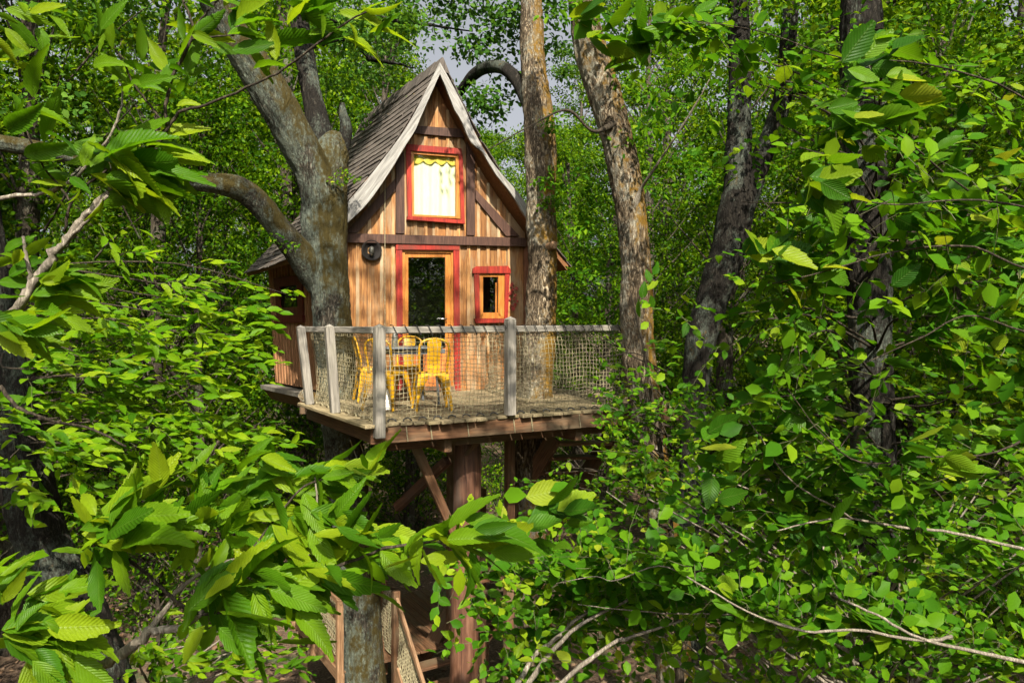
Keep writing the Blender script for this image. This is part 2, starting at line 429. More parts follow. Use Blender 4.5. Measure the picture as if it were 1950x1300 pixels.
fw = thing('front_wall', None, None, L(WID / 2, 0, 0)); link_parent = fw
fw.parent = cabin; fw.matrix_basis = WM[cabin].inverted() @ WM[fw]
def clip_top(u): return roof_h(u - UC) - .10
joints = [0]; 
while joints[-1] < WID - .2: joints.append(joints[-1] + rng.uniform(.155, .185))
joints[-1] = WID
brk = sorted(set(joints + [UC] + [x for o in OPEN for x in (o[0], o[2]) if 0 < x < WID]))
brk = [b for i, b in enumerate(brk) if i == 0 or b - brk[i - 1] > .012]
def intervals(u, top):
    iv = [(0.0, top)]
    for a, b, c, d in OPEN:
        if a - 1e-4 < u < c + 1e-4:
            nv = []
            for lo, hi in iv:
                if d <= lo or b >= hi: nv.append((lo, hi)); continue
                if b - lo > .03: nv.append((lo, b))
                if hi - d > .03: nv.append((d, hi))
            iv = nv
    return iv
for a, b in zip(brk, brk[1:]):
    um = (a + b) / 2; j = rng.uniform(-.004, .004)
    for lo, hi in intervals(um, clip_top(um)):
        if hi == clip_top(um): poly = [(a + .003, lo), (b - .003, lo), (b - .003, clip_top(b)), (a + .003, clip_top(a))]
        else: poly = [(a + .003, lo), (b - .003, lo), (b - .003, hi), (a + .003, hi)]
        ext('board', poly, j, .03 + j, M['board'], fw)
for u in joints[1:-1]:
    for lo, hi in intervals(u, clip_top(u) - .03):
        if hi - lo > .08: ext('batten', [(u - .025, lo), (u + .025, lo), (u + .023, hi), (u - .023, hi)], -.022, -.005, M['batten'], fw)
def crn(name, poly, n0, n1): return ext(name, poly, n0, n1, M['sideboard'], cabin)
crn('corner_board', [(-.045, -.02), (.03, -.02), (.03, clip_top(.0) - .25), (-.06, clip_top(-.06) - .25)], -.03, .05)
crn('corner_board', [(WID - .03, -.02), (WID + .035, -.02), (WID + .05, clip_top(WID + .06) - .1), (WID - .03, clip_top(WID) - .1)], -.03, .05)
# dark timber framing
extp('collar_beam', [(782, 253), (892, 263), (884, 246), (789, 239)], -.055, -.024, M['dark'], cabin)
extp('tie_beam', [(652, 461), (1003, 469), (1003, 453), (652, 444)], -.075, -.024, M['dark'], cabin)
extp('upright', [(754, 444), (771, 444.5), (770, 288), (755, 308)], -.06, -.024, M['dark'], cabin)
extp('upright', [(889, 447.5), (905, 448), (904, 282), (889, 262)], -.06, -.024, M['dark'], cabin)
extp('brace', [(657, 443), (680, 443.6), (753, 362), (753, 340)], -.055, -.026, M['dark'], cabin)
extp('brace', [(964, 449), (990, 450), (906, 361), (906, 379)], -.055, -.026, M['dark'], cabin)

# upper window
uw = thing('gable_window', None, None, L(*[FP(828, 412)[0], 0, FP(828, 412)[1]])); uw.parent = cabin; uw.matrix_basis = WM[cabin].inverted() @ WM[uw]
extp('header_trim', [(773, 286), (880, 294), (879, 283), (774, 274)], -.05, -.023, M['red'], uw)
extp('side_trim', [(777, 412), (785, 412), (783, 287), (773, 286)], -.043, -.021, M['red'], uw)
extp('side_trim', [(878, 421), (885, 421), (881, 294), (874, 293.5)], -.043, -.021, M['red'], uw)
extp('sill', [(776, 418), (886, 426), (885, 419), (777, 411)], -.10, -.015, M['red'], uw)
extp('frame', [(784, 412), (789, 412.5), (788, 288), (783, 287.5)], -.02, .04, M['orange'], uw)
extp('frame', [(869, 416), (878.5, 417), (876, 293), (868, 292.5)], -.02, .04, M['orange'], uw)
extp('frame', [(789, 412), (869, 416), (869, 412), (789, 408)], -.02, .04, M['orange'], uw)
extp('frame', [(788, 293), (868, 299), (868, 293), (788, 287.6)], -.02, .04, M['orange'], uw)
extp('pane', [(787, 411), (871, 416), (871, 293), (787, 288)], .012, .016, M['glass'], uw)
def wavy(name, x0, x1, ytop, ybot, n, amp, mat, parent, scal=None):
    mb = MB(); k = 60
    for i in range(k + 1):
        t = i / k; x = x0 + (x1 - x0) * t
        dn = n + amp * math.sin(t * 31) + amp * .5 * math.sin(t * 17 + 1)
        yb = ybot + t * 4 + (scal * abs(math.sin(t * math.pi * 4.0)) if scal else 0)
        for yy in (yb, ytop):
            u, w = FP(x, yy, n); mb.v.append(O3 + U * u + NI * dn + ZZ * w)
        if i: mb.f.append((2 * i - 2, 2 * i, 2 * i + 1, 2 * i - 1))
    return mb.build(name, mat, parent, smooth=True, recalc=False)
wavy('curtain', 784, 873, 286, 413, .06, .014, M['curtain'], uw)
wavy('valance', 784, 873, 286, 305, .038, .006, M['valance'], uw, 7)

# door
dr = thing('front_door', None, None, L(FP(815, 735)[0], 0, 0)); dr.parent = cabin; dr.matrix_basis = WM[cabin].inverted() @ WM[dr]
extp('header_trim', [(753, 475), (876, 476), (875, 466), (755, 464)], -.055, -.026, M['red'], dr)
extp('side_trim', [(757, 743), (768, 743), (766, 475), (754, 475)], -.045, -.022, M['red'], dr)
extp('side_trim', [(866, 743), (877, 743), (875, 476), (863.5, 476)], -.045, -.022, M['red'], dr)
for q in ([(766, 740), (771, 740), (771, 480), (766, 475)], [(859, 740), (864, 740), (864, 476), (859, 481)], [(771, 481), (859, 482), (864, 476), (766, 475)]):
    extp('jamb', q, -.012, .06, M['orange'], dr)
dl = extp('stile', [(771.5, 735), (777.5, 735), (777.5, 481), (771.5, 481)], .012, .055, M['orange'], dr)
extp('stile', [(848, 735), (858.5, 735), (858.5, 482), (848, 482)], .012, .055, M['orange'], dr)
extp('rail', [(777.5, 490), (848, 490), (848, 482), (777.5, 481)], .012, .055, M['orange'], dr)
extp('rail', [(777.5, 735), (848, 735), (848, 663), (777.5, 663)], .014, .055, M['panel'], dr)
extp('rail', [(777.5, 672), (848, 672), (848, 664), (777.5, 664)], .004, .0135, M['slate'], dr)
extp('pane', [(777, 664), (849, 664), (849, 489), (777, 489)], .03, .036, M['doorglass'], dr)
hd = MB(); u, w = FP(849, 607); q = O3 + U * u + ZZ * w
hd.tube([q + NI * .012, q - NI * .05, q - NI * .052 - U * .11], .010, 8)
hd.build('handle', M['steel'], dr, True)
extp('threshold', [(764, 743.5), (866, 743), (866, 736), (764, 736)], -.05, .06, M['joist'], dr)

# small window
sw = thing('small_window', None, None, L(FP(938, 607)[0], 0, FP(938, 607)[1])); sw.parent = cabin; sw.matrix_basis = WM[cabin].inverted() @ WM[sw]
extp('header_trim', [(900, 520), (973, 520), (972, 512), (967, 506), (907, 507), (901, 511)], -.06, -.023, M['red'], sw)
extp('side_trim', [(906, 606), (914, 606), (913, 520), (903, 520)], -.045, -.021, M['red'], sw)
extp('side_trim', [(961, 606), (967, 606), (971, 520), (962, 520)], -.045, -.021, M['red'], sw)
extp('sill', [(907, 615), (966, 614), (968, 606.5), (904, 606.5)], -.075, -.015, M['red'], sw)
for q in ([(914, 606), (920, 601), (920, 526), (914, 520.5)], [(949, 601), (961, 606), (961.5, 520.5), (949, 526)], [(914, 606), (961, 606), (949, 595), (920, 595)], [(914, 520.5), (920, 527), (949, 527), (961.5, 520.5)]):
    extp('frame', q, -.02, .05, M['orange'], sw)
extp('pane', [(919, 596), (950, 596), (950, 526), (919, 526)], .02, .025, M['doorglass'], sw)
extp('mullion', [(943.5, 595), (946, 595), (946, 538), (943.5, 538)], .005, .018, M['orange'], sw)

# left side wall, leaning out towards the top
SA, SB = L(0, .03, -.03), L(-.313, DEPTH, -.03)
SU = (SB - SA); SLEN = SU.length; SU.normalize(); SN = Vector((-SU.y, SU.x, 0))
if SN.x > 0: SN = -SN
lw = thing('side_wall', None, None, SA); lw.parent = cabin; lw.matrix_basis = WM[cabin].inverted() @ WM[lw]
def SP(t, w, off=0):
    lean = .17 * (w / 2.4) * (.15 + .85 * t)
    return SA + SU * (t * SLEN) + SU * (lean * .55) + SN * (off + lean * .75) + ZZ * w
def stop(t): return roof_h(UC + .313 * t + .10) - .05
k = 24; sideop = (.50, .86, 1.13, 1.78)
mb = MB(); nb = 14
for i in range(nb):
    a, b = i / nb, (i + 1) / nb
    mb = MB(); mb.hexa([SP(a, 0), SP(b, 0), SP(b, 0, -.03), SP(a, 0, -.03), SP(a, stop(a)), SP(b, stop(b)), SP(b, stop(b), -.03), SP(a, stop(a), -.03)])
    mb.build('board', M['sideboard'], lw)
for i in range(21):
    t = (i + .5) / 21; h = .0145
    runs = [(0.02, stop(t) - .02)]
    if sideop[0] < t < sideop[1]: runs = [(.02, sideop[2]), (sideop[3], stop(t) - .02)]
    for lo, hi in runs:
        mb = MB(); mb.hexa([SP(t - h, lo, .003), SP(t + h, lo, .003), SP(t + h, lo, .035), SP(t - h, lo, .035), SP(t - h, hi, .003), SP(t + h, hi, .003), SP(t + h, hi, .035), SP(t - h, hi, .035)])
        mb.build('batten', M['sidebatten'], lw)
swn = thing('side_window', None, None, SP(.7, 1.1)); swn.parent = cabin; swn.matrix_basis = WM[cabin].inverted() @ WM[swn]
def sbox(name, t0, t1, w0, w1, n0, n1, mat):
    mb = MB(); mb.hexa([SP(t0, w0, n0), SP(t1, w0, n0), SP(t1, w0, n1), SP(t0, w0, n1), SP(t0, w1, n0), SP(t1, w1, n0), SP(t1, w1, n1), SP(t0, w1, n1)])
    return mb.build(name, mat, swn)
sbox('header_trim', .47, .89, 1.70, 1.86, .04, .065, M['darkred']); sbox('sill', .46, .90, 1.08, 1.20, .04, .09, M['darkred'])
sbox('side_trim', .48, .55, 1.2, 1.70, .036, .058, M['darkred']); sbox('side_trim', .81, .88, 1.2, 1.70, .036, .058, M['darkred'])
sbox('pane', .55, .81, 1.2, 1.70, .012, .02, M['doorglass'])
sbox('shutter_board', .55, .81, 1.2, 1.34, .022, .04, M['sideboard'])
# right and back walls
RA, RB = L(WID, .03, -.03), L(WID + .16, DEPTH, -.03); BL = L(-.313, DEPTH, -.03)
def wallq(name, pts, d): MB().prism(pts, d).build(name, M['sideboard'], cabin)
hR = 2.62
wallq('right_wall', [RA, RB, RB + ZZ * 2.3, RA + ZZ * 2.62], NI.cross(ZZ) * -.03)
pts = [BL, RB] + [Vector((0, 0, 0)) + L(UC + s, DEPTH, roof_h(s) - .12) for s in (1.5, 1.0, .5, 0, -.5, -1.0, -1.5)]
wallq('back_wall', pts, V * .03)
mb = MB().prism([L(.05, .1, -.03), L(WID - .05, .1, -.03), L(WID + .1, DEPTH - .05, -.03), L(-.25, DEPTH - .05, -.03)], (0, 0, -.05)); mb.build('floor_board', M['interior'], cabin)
mb = MB().prism([L(.04, .5, 0), L(WID - .04, .5, 0), L(WID - .04, .5, 2.2), L(.04, .5, 2.2)], NI * .02); mb.build('dark_backing', M['interior'], cabin)  # near-black sheet added behind the glass to keep the interior dark
# ledge under the side wall
mb = MB().hexa([SP(-.05, -.10, -.1), SP(1.06, -.10, -.1), SP(1.06, -.10, .24), SP(-.05, -.10, .24), SP(-.05, -.03, -.1), SP(1.06, -.03, -.1), SP(1.06, -.03, .24), SP(-.05, -.03, .24)])
mb.build('ledge', M['grey'], cabin)
mb = MB().hexa([SP(-.05, -.30, .0), SP(1.06, -.30, .0), SP(1.06, -.30, .06), SP(-.05, -.30, .06), SP(-.05, -.105, .14), SP(1.06, -.105, .14), SP(1.06, -.105, .20), SP(-.05, -.105, .20)])
mb.build('ledge_apron', M['joist'], cabin)

# roof
V0, V1 = -.36, 3.18
roof = thing('roof', None, None, L(UC, 1.4, 3.3)); roof.parent = cabin; roof.matrix_basis = WM[cabin].inverted() @ WM[roof]
ss = [-p[0] for p in PROF[::-1]] + [p[0] for p in PROF[1:]]
TH = .07
mb = MB(); n = len(ss)
for s in ss:
    for v in (V0 + .03, V1):
        sag = -.03 * math.sin(math.pi * (v - V0) / (V1 - V0))
        mb.v += [L(UC + s, v, roof_h(s) + sag), L(UC + s * (1 - .012), v, roof_h(s) + sag - TH)]
for i in range(n - 1):
    a, b = 4 * i, 4 * i + 4
    mb.f += [(a, a + 2, b + 2, b), (a + 1, b + 1, b + 3, a + 3), (a, b, b + 1, a + 1), (a + 2, a + 3, b + 3, b + 2)]
mb.f += [(0, 1, 3, 2), (4 * n - 4, 4 * n - 2, 4 * n - 1, 4 * n - 3)]
mb.build('roof_deck', M['soffit'], roof)
arc = [0]
fine = [2.1 * i / 120 for i in range(121)]
for a, b in zip(fine, fine[1:]): arc.append(arc[-1] + math.hypot(b - a, roof_h(b) - roof_h(a)))
def at_arc(d):
    for i in range(120):
        if arc[i + 1] >= d: return fine[i] + (fine[i + 1] - fine[i]) * (d - arc[i]) / (arc[i + 1] - arc[i])
    return 2.1 + (d - arc[-1]) * .65
ROWS, NS = 25, 12
expo = arc[-1] / ROWS
right = MB()
sh_me = None
for side in (-1, 1):
    for r in range(ROWS):
        d0, d1 = r * expo - .02, (r + 1) * expo + .035
        s0, s1 = at_arc(max(0, d0)), at_arc(d1)
        h0, h1 = roof_h(s0), (roof_h(s1) if s1 <= 2.1 else PROF[-1][1] - (s1 - 2.1) * 1.08)
        wv = (V1 - V0) / NS; off = (r % 2) * .5 * wv + rng.uniform(-.04, .04)
        for c in range(-1, NS + 1):
            va, vb = max(V0 - .02, V0 + off + c * wv), min(V1 + .02, V0 + off + (c + 1) * wv - .008)
            if vb - va < .05: continue
            sg = lambda v: -.03 * math.sin(math.pi * min(1, max(0, (v - V0) / (V1 - V0))))
            j = rng.uniform(0, .010); jl = rng.uniform(-.012, .012); lift = .012 + j
            nrm = Vector((U.x * side, U.y * side, .75)).normalized()
            p = lambda s, v, h, e: L(UC + side * s, v, h + sg(v)) + nrm * e
            sj = s1 + jl * .5; hj = h1 - jl * .55
            cn = [p(s0, va, h0, .006), p(s0, vb, h0, .006), p(sj, vb, hj, lift), p(sj, va, hj, lift),
                  p(s0, va, h0, .014), p(s0, vb, h0, .014), p(sj, vb, hj, lift + .016), p(sj, va, hj, lift + .016)]
            if side < 0:
                ctr = sum(cn, Vector()) / 8; zax = (cn[3] - cn[0]).normalized(); mw = frame(ctr, V, nrm)
                # object axes: z down the slope for the grain
                xa = V.normalized(); ya = zax.cross(xa).normalized(); mw = Matrix((xa, ya, xa.cross(ya))).transposed().to_4x4(); mw.translation = ctr
                inv = mw.inverted()
                MB().hexa([inv @ q for q in cn]).build('shingle', M['shingle'], roof, mw=mw)
            else: right.hexa(cn)
tag(right.build('shingle', M['shingle'], roof), kind='stuff')
mb = MB()
for q in range(14):
    va, vb = V0 - .02 + q * .255, V0 - .02 + (q + 1) * .255 + .03
    e = .02 + .012 * (q % 2)
    MBq = MB().hexa([L(UC - .11, va, 4.72 + e), L(UC + .11, va, 4.72 + e), L(UC + .11, vb, 4.72 + e - .01), L(UC - .11, vb, 4.72 + e - .01), L(UC - .012, va, 4.94 + e), L(UC + .012, va, 4.94 + e), L(UC + .012, vb, 4.93 + e), L(UC - .012, vb, 4.93 + e)])
    MBq.build('ridge_cap', M['shingle'], roof)
# wavy fascia boards on the gable
def fascia(side, outer_px, inner_px):
    vv = V0 - .005
    def q(px, py):
        o = O3 + V * vv; k = (px - CX) / F; u = (k * o.y - o.x) / (U.x - k * U.y); D = o.y + u * U.y
        return u, 1 - (py - HY) / F * D
    S = np.array([q(*p) for p in outer_px]); T = np.array([q(*p) for p in inner_px])
    a = spline(S, 40); b = spline(T, 40); b = b * .87 + a * .13; mb = MB()
    for (u1, w1), (u2, w2) in zip(a, b):
        jit = .006 * mnoise.noise(Vector((u1 * 9, w1 * 9, side)))
        for uu, ww in ((u1, w1), (u2 + jit, w2 + jit)):
            c = O3 + V * vv + U * uu + ZZ * ww
            mb.v += [c - NI * .045, c]
    for i in range(39):
        e = 4 * i; g = e + 4
        mb.f += [(e, g, g + 2, e + 2), (e + 1, e + 3, g + 3, g + 1), (e, e + 1, g + 1, g), (e + 2, g + 2, g + 3, e + 3)]
    mb.f += [(0, 2, 3, 1), (156, 157, 159, 158)]
    # grain along the board: rotate object axes to the slope
    z = (Vector((a[-1][0] - a[0][0], 0, a[-1][1] - a[0][1]))).normalized()
    zw = (U * z.x + ZZ * z.z).normalized(); mw = Matrix((zw.cross(NI).normalized(), NI, zw)).transposed().to_4x4(); mw.translation = O3
    inv = mw.inverted(); mb.v = [inv @ p for p in mb.v]
    mb.build('fascia', M['fascia'], roof, mw=mw)
fascia(-1, [(836, 121), (815, 164), (791, 212), (765, 255), (728, 305), (690, 352), (655, 392), (610, 440), (566, 488)],
       [(836, 146), (820, 183), (803, 222), (792, 250), (776, 276), (748, 325), (706, 386), (655, 436), (580, 512)])
fascia(1, [(836.5, 121), (858, 160), (884, 210), (902, 253), (926, 296), (952, 331), (980, 362), (1003, 393), (1030, 427), (1050, 455)],
       [(836.5, 146), (850, 180), (863, 214), (875, 232), (891, 269), (910, 282), (935, 325), (962, 360), (976, 380), (1000, 420), (1042, 470)])

# lamp and cable hung on the wall, plus added red leaf shapes
lp = thing('wall_lamp', 'round black dish lamp hung on the cabin wall left of the door', 'lamp', L(FP(707, 477)[0], 0, FP(707, 477)[1]))
u, w = FP(707, 477, -.05); c = O3 + U * u + NI * -.05 + ZZ * w
mb = MB(); prof = [(.0, .02), (.05, .03), (.11, .01), (.148, -.035), (.152, -.03), (.115, .02), (.05, .042), (.0, .045)]
for r_, d_ in prof:
    for k in range(24):
        a = 2 * math.pi * k / 24; mb.v.append(c + U * (math.cos(a) * r_ ) + ZZ * (math.sin(a) * r_) + NI * d_)
for i in range(len(prof) - 1):
    for k in range(24):
        k2 = (k + 1) % 24; mb.f.append((i * 24 + k, i * 24 + k2, (i + 1) * 24 + k2, (i + 1) * 24 + k))
mb.build('dish', M['lampdark'], lp, True)
mb = MB(); mb.tube([c - NI * .0 - ZZ * .045, c - NI * .03 - ZZ * .04, c - NI * .035 + ZZ * .035, c - NI * .01 + ZZ * .05], [.02, .035, .033, .018], 10); mb.build('bulb', M['lampglass'], lp, True)
mb = MB(); mb.tube([c + NI * .0 - ZZ * .06, c - NI * .04 - ZZ * .055], .022, 8); mb.build('socket', M['steel'], lp, True)
gl = thing('red_leaf_shapes', 'small dark red leaf shapes added beside the small window', 'ornament', L(FP(978, 590)[0], 0, FP(978, 590)[1]))  # red leaf shapes added for a dark red mark of unclear cause
M['shapes'] = flat('red_leaf_shape', (.24, .022, .014), .6, nz=.5)
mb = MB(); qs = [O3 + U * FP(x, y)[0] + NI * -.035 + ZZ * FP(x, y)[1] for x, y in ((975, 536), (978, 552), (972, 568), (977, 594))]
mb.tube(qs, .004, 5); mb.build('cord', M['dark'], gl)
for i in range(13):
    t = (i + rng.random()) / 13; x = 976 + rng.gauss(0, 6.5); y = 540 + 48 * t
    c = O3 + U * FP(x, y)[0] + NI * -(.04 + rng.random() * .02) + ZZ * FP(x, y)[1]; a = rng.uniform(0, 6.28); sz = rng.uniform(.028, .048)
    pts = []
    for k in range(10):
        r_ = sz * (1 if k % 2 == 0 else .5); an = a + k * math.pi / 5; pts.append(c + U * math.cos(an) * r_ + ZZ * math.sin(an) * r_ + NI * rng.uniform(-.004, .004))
    MB().prism(pts, NI * .003).build('leaf', M['shapes'], gl)
u0, w0 = FP(733, 340, -.09); u1, w1 = FP(733, 640, -.09)
mb = MB().tube([O3 + U * (u0 + (u1 - u0) * t) + NI * -.09 + ZZ * (w0 + (w1 - w0) * t) for t in (0, .25, .5, .75, 1)], .006, 5)
tag(mb.build('hanging_cord', M['rope'], None), 'thin pale cord hanging straight down the cabin front left of the door', 'cord')

# ------------------------------------------------------------------ deck
DC = Vector((-1.40, 7.45, 0))                      # front left corner of the deck
DX = Vector((math.cos(math.radians(28.5)), math.sin(math.radians(28.5)), 0))
DY = Vector((-math.sin(math.radians(31)), math.cos(math.radians(31)), 0))
def DK(a, b, z=0): return DC + DX * a + DY * b + ZZ * (DECK + z)
deck = thing('deck_platform', 'raised wooden deck platform on a log post in front of the cabin', 'deck', DK(1.4, 1.2, -5))
LENX = 4.1
na = 29; pw = LENX / na
tw = [(DK(-.0, 0), 0)]
TRK1 = Vector((-2.55, 10.15, 0)); 
for i in range(na):
    a = i * pw; st = rng.uniform(-.03, .025) + .03 * math.sin(i * .8) - .03
    ln = 3.55 - st if a < 3.0 else 3.0
    if i == 0: ln, st = 2.45, -.05
    if i < 3: ln = 2.5
    p0, p1 = DK(a + pw / 2, st, -.018 + rng.uniform(-.003, .003)), DK(a + pw / 2, st + ln, -.018)
    plank('plank', p0, p1, pw - .016, .036, DX, M['deck'], deck, .005)
plank('edge_board', DK(-.06, -.06, -.016), DK(-.06, 2.5, -.016), .10, .04, DX, M['deck'], deck, .006)
# rim boards and joists
plank('rim_board', DK(-.02, .05, -.125), DK(LENX, .05, -.125), .17, .05, ZZ, M['joist'], deck)
plank('rim_board', DK(.3, .42, -.29), DK(LENX, .42, -.29), .12, .08, ZZ, M['joist'], deck)
plank('rim_board', DK(.03, .08, -.125), DK(.03, 2.5, -.125), .17, .05, ZZ, M['joist'], deck)
for b in (.75, 1.5, 2.3, 3.1):
    plank('joist', DK(.08, b, -.13), DK(LENX - .05, b, -.13), .18, .07, ZZ, M['joist'], deck)
for a in (.9, 2.6):
    plank('bearer', DK(a, .16, -.30), DK(a, 3.3, -.30), .16, .09, ZZ, M['joist'], deck)
for a in (.35, .62, 1.05, 1.62, 1.85, 2.5, 3.0):
    p = DK(a, .012, -.04); MB().tube([p, p + ZZ * -.16 + DX * .02], .006, 4).build('cord_tail', M['rope'], deck)

def trunkmesh(name, pts, mat, parent, rings=80, sides=32, rough=.05, ridge=.02, seed=0, mw=None, flare=0):
    """pts rows: x,y,z,r"""
    q = spline(pts, rings); v = np.zeros((rings, sides, 3)); prev = None
    for i in range(rings):
        t = q[min(i + 1, rings - 1), :3] - q[max(i - 1, 0), :3]; t = t / (np.linalg.norm(t) + 1e-9)
        if prev is None: a = np.cross(t, [.2, 1, .1])
        else: a = prev - t * np.dot(prev, t)
        a /= np.linalg.norm(a); prev = a; c = np.cross(t, a); r = max(q[i, 3], .004)
        for k in range(sides):
            an = 2 * math.pi * k / sides; d = a * math.cos(an) + c * math.sin(an)
            p = q[i, :3] + d * r
            nz = mnoise.noise(Vector(p * 1.6) + Vector((seed, 0, 0))) * rough * 2.2
            if ridge:
                e = Vector((math.cos(an) * r * 22, math.sin(an) * r * 22, p[2] * 3.4 + seed))
                nz += ridge / r * (1 - 2 * abs(mnoise.noise(e))) * .5 + ridge / r * .4 * mnoise.noise(e * 2.7)
            v[i, k] = q[i, :3] + d * r * (1 + nz)
    idx = np.arange(rings * sides).reshape(rings, sides); nx = np.roll(idx, -1, 1)
    f = np.stack([idx[:-1], nx[:-1], nx[1:], idx[1:]], -1).reshape(-1, 4)
    vv = np.vstack([v.reshape(-1, 3), q[:1, :3], q[-1:, :3]])
    me = mesh_np(name, vv, f, mat, smooth=True)
    import bmesh
    bm = bmesh.new(); bm.from_mesh(me); bm.verts.ensure_lookup_table()
    nb_ = rings * sides
    for k in range(sides):
        bm.faces.new((bm.verts[nb_], bm.verts[(k + 1) % sides], bm.verts[k]))
        e = (rings - 1) * sides; bm.faces.new((bm.verts[nb_ + 1], bm.verts[e + k], bm.verts[e + (k + 1) % sides]))
    bm.to_mesh(me); bm.free()
    return link(bpy.data.objects.new(name, me), parent, mw)

lg = P(889, 850, 8.65)
def row(px, py, D, r): return (*P(px, py, D), r)
trunkmesh('log_post', [row(890, 818, 8.75, .155), row(889, 950, 8.7, .165), row(886, 1100, 8.7, .16), row(884, 1300, 8.7, .17), row(884, 1600, 8.7, .18)], M['log'], deck, 60, 24, .05, .012, 5)
MB().prism([P(808, 838, 8.3), P(862, 866, 8.5), P(866, 836, 8.5)], DY * .06).build('gusset', M['joist'], deck)
MB().prism([P(905, 836, 8.5), P(888, 868, 8.5), P(928, 832, 8.6)], DY * .06).build('gusset', M['joist'], deck)
plank('brace', P(790, 846, 8.2), P(863, 1012, 8.6), .10, .09, DX, M['joist'], deck)
plank('brace', P(756, 966, 9.6), P(852, 876, 9.0), .11, .10, ZZ, M['log'], deck)
plank('post', P(971, 826, 9.6), P(968, 1300, 9.6), .11, .11, DX, M['joist'], deck)
plank('post', P(860, 850, 10.6), P(858, 1250, 10.6), .11, .11, DX, M['joist'], deck)
plank('post', P(915, 930, 10.9), P(915, 1200, 10.9), .14, .12, DX, M['joist'], deck)

# railing
rl = thing('rope_net_railing', 'grey post railing strung with rope netting around the deck', 'railing', DK(1.4, 0, 0))
def post(a, b, z0, z1, w=.105, lean=(0, 0)):
    p0, p1 = DK(a, b, z0), DK(a + lean[0], b + lean[1], z1)
    o = plank('post', p0, p1, w, w, DX, M['grey'], rl, .008)
    mb = MB(); h = w / 2; c = p1
    k = [c + DX * sx * h + DY * sy * h for sx, sy in ((-1, -1), (1, -1), (1, 1), (-1, 1))]
    i = len(mb.v); mb.v += k + [c + ZZ * .035]; mb.f += [(0, 1, 2, 3), (0, 1, 4), (1, 2, 4), (2, 3, 4), (3, 0, 4)]
    mb.build('post_cap', M['grey'], o, mw=Matrix.Identity(4))
post(.05, -.02, -.14, .985)
post(-.035, 1.15, -.0, .985, .10, (-.07, .0)); post(-.035, 2.2, -.0, .975, .10, (-.1, .05))
post(1.57, -.0, -.0, 1.07)
post(3.3, .02, -.0, 1.0)
plank('top_rail', DK(.1, .03, .955), DK(3.5, .06, .975), .07, .045, ZZ, M['grey'], rl)
plank('top_rail', DK(.02, .05, .955), DK(-.06, 2.45, .955), .07, .045, ZZ, M['grey'], rl)
def net(name, fn, na_, nb_, r, parent, mat, jit=.006, seed=1):
    rr = random.Random(seed); g = [[None] * (nb_ + 1) for _ in range(na_ + 1)]
    for i in range(na_ + 1):
        for j in range(nb_ + 1):
            p = fn(i / na_, j / nb_); g[i][j] = p + Vector((rr.uniform(-jit, jit), rr.uniform(-jit, jit), rr.uniform(-jit, jit)))
    mb = MB()
    for i in range(na_ + 1): mb.tube(g[i], r, 3, False)
    for j in range(nb_ + 1): mb.tube([g[i][j] for i in range(na_ + 1)], r * (1.7 if j in (0, nb_) else 1), 3, False)
    return mb.build(name, mat, parent, True, recalc=False)
def nz3(x, y, s): return mnoise.noise(Vector((x, y, s)))
def f_front(a, b):
    z = .02 + b * .90 - .02 * math.sin(a * 40) * (1 - b)
    d = .10 - .05 * math.sin(b * math.pi) + .03 * nz3(a * 9, b * 3, 1)
    return DK(.10 + a * 3.35, d, z + .012 * nz3(a * 14, b * 5, 4))
net('net', f_front, 70, 19, .0034, rl, M['rope'])
def f_left(a, b):
    z = .02 + b * .90
    d = .07 + .10 * math.sin(b * math.pi) * (.6 + .4 * math.sin(a * 9)) * (1 - .6 * b) + .02 * nz3(a * 8, b * 3, 7)
    return DK(d - .05 * a * b, .08 + a * 2.3, z)
net('net', f_left, 48, 19, .0036, rl, M['rope'], .007, 2)
# inner net guarding the opening round the trunk
def f_in(a, b):
    p = P(922, 742, 11.35).lerp(P(1005, 775, 9.3), a); q = P(933, 636, 11.2).lerp(P(1000, 622, 9.4), a)
    r = p.lerp(q, b); r.z = DECK + .03 + b * .93
    return r + DX * (.10 * math.sin(b * math.pi) * (1 - b)) + DX * .03 * nz3(a * 6, b * 4, 3)
net('net', f_in, 44, 19, .0034, rl, M['rope'], .007, 3)
def f_in2(a, b):
    p = P(1052, 745, 11.0).lerp(P(1122, 742, 10.6), a); r = Vector(p); r.z = DECK + .10 + b * (.85 - .1 * math.sin(a * math.pi))
    return r + DY * (.12 * math.sin(b * math.pi))
net('net', f_in2, 18, 19, .0034, rl, M['rope'], .006, 4)
# black lacing on rail and deck loops
for i in range(25):
    a = .2 + i * .13
    p = DK(a, .0, 1.005); q = DK(a + .05, -.0, .905)
    MB().tube([p + DY * .07, p - DY * .002, q - DY * .004, q + DY * .06], .006, 4).build('lacing', M['black'], rl)
for i in range(19):
    a = .22 + i * .17; p = DK(a, .07, .005)
    MB().tube([p + DX * (math.cos(t) * .045) + ZZ * (math.sin(t) * .028) + DY * (.02 * math.sin(t)) for t in np.linspace(0, math.pi, 7)], .0075, 4).build('loop', M['black'], rl, True)
for i in range(9):
    b = .2 + i * .25; p = DK(.04, b, .004)
    MB().tube([p + DY * (math.cos(t) * .05) + ZZ * (math.sin(t) * .03) for t in np.linspace(0, math.pi, 7)], .007, 4).build('loop', M['rope'], rl, True)

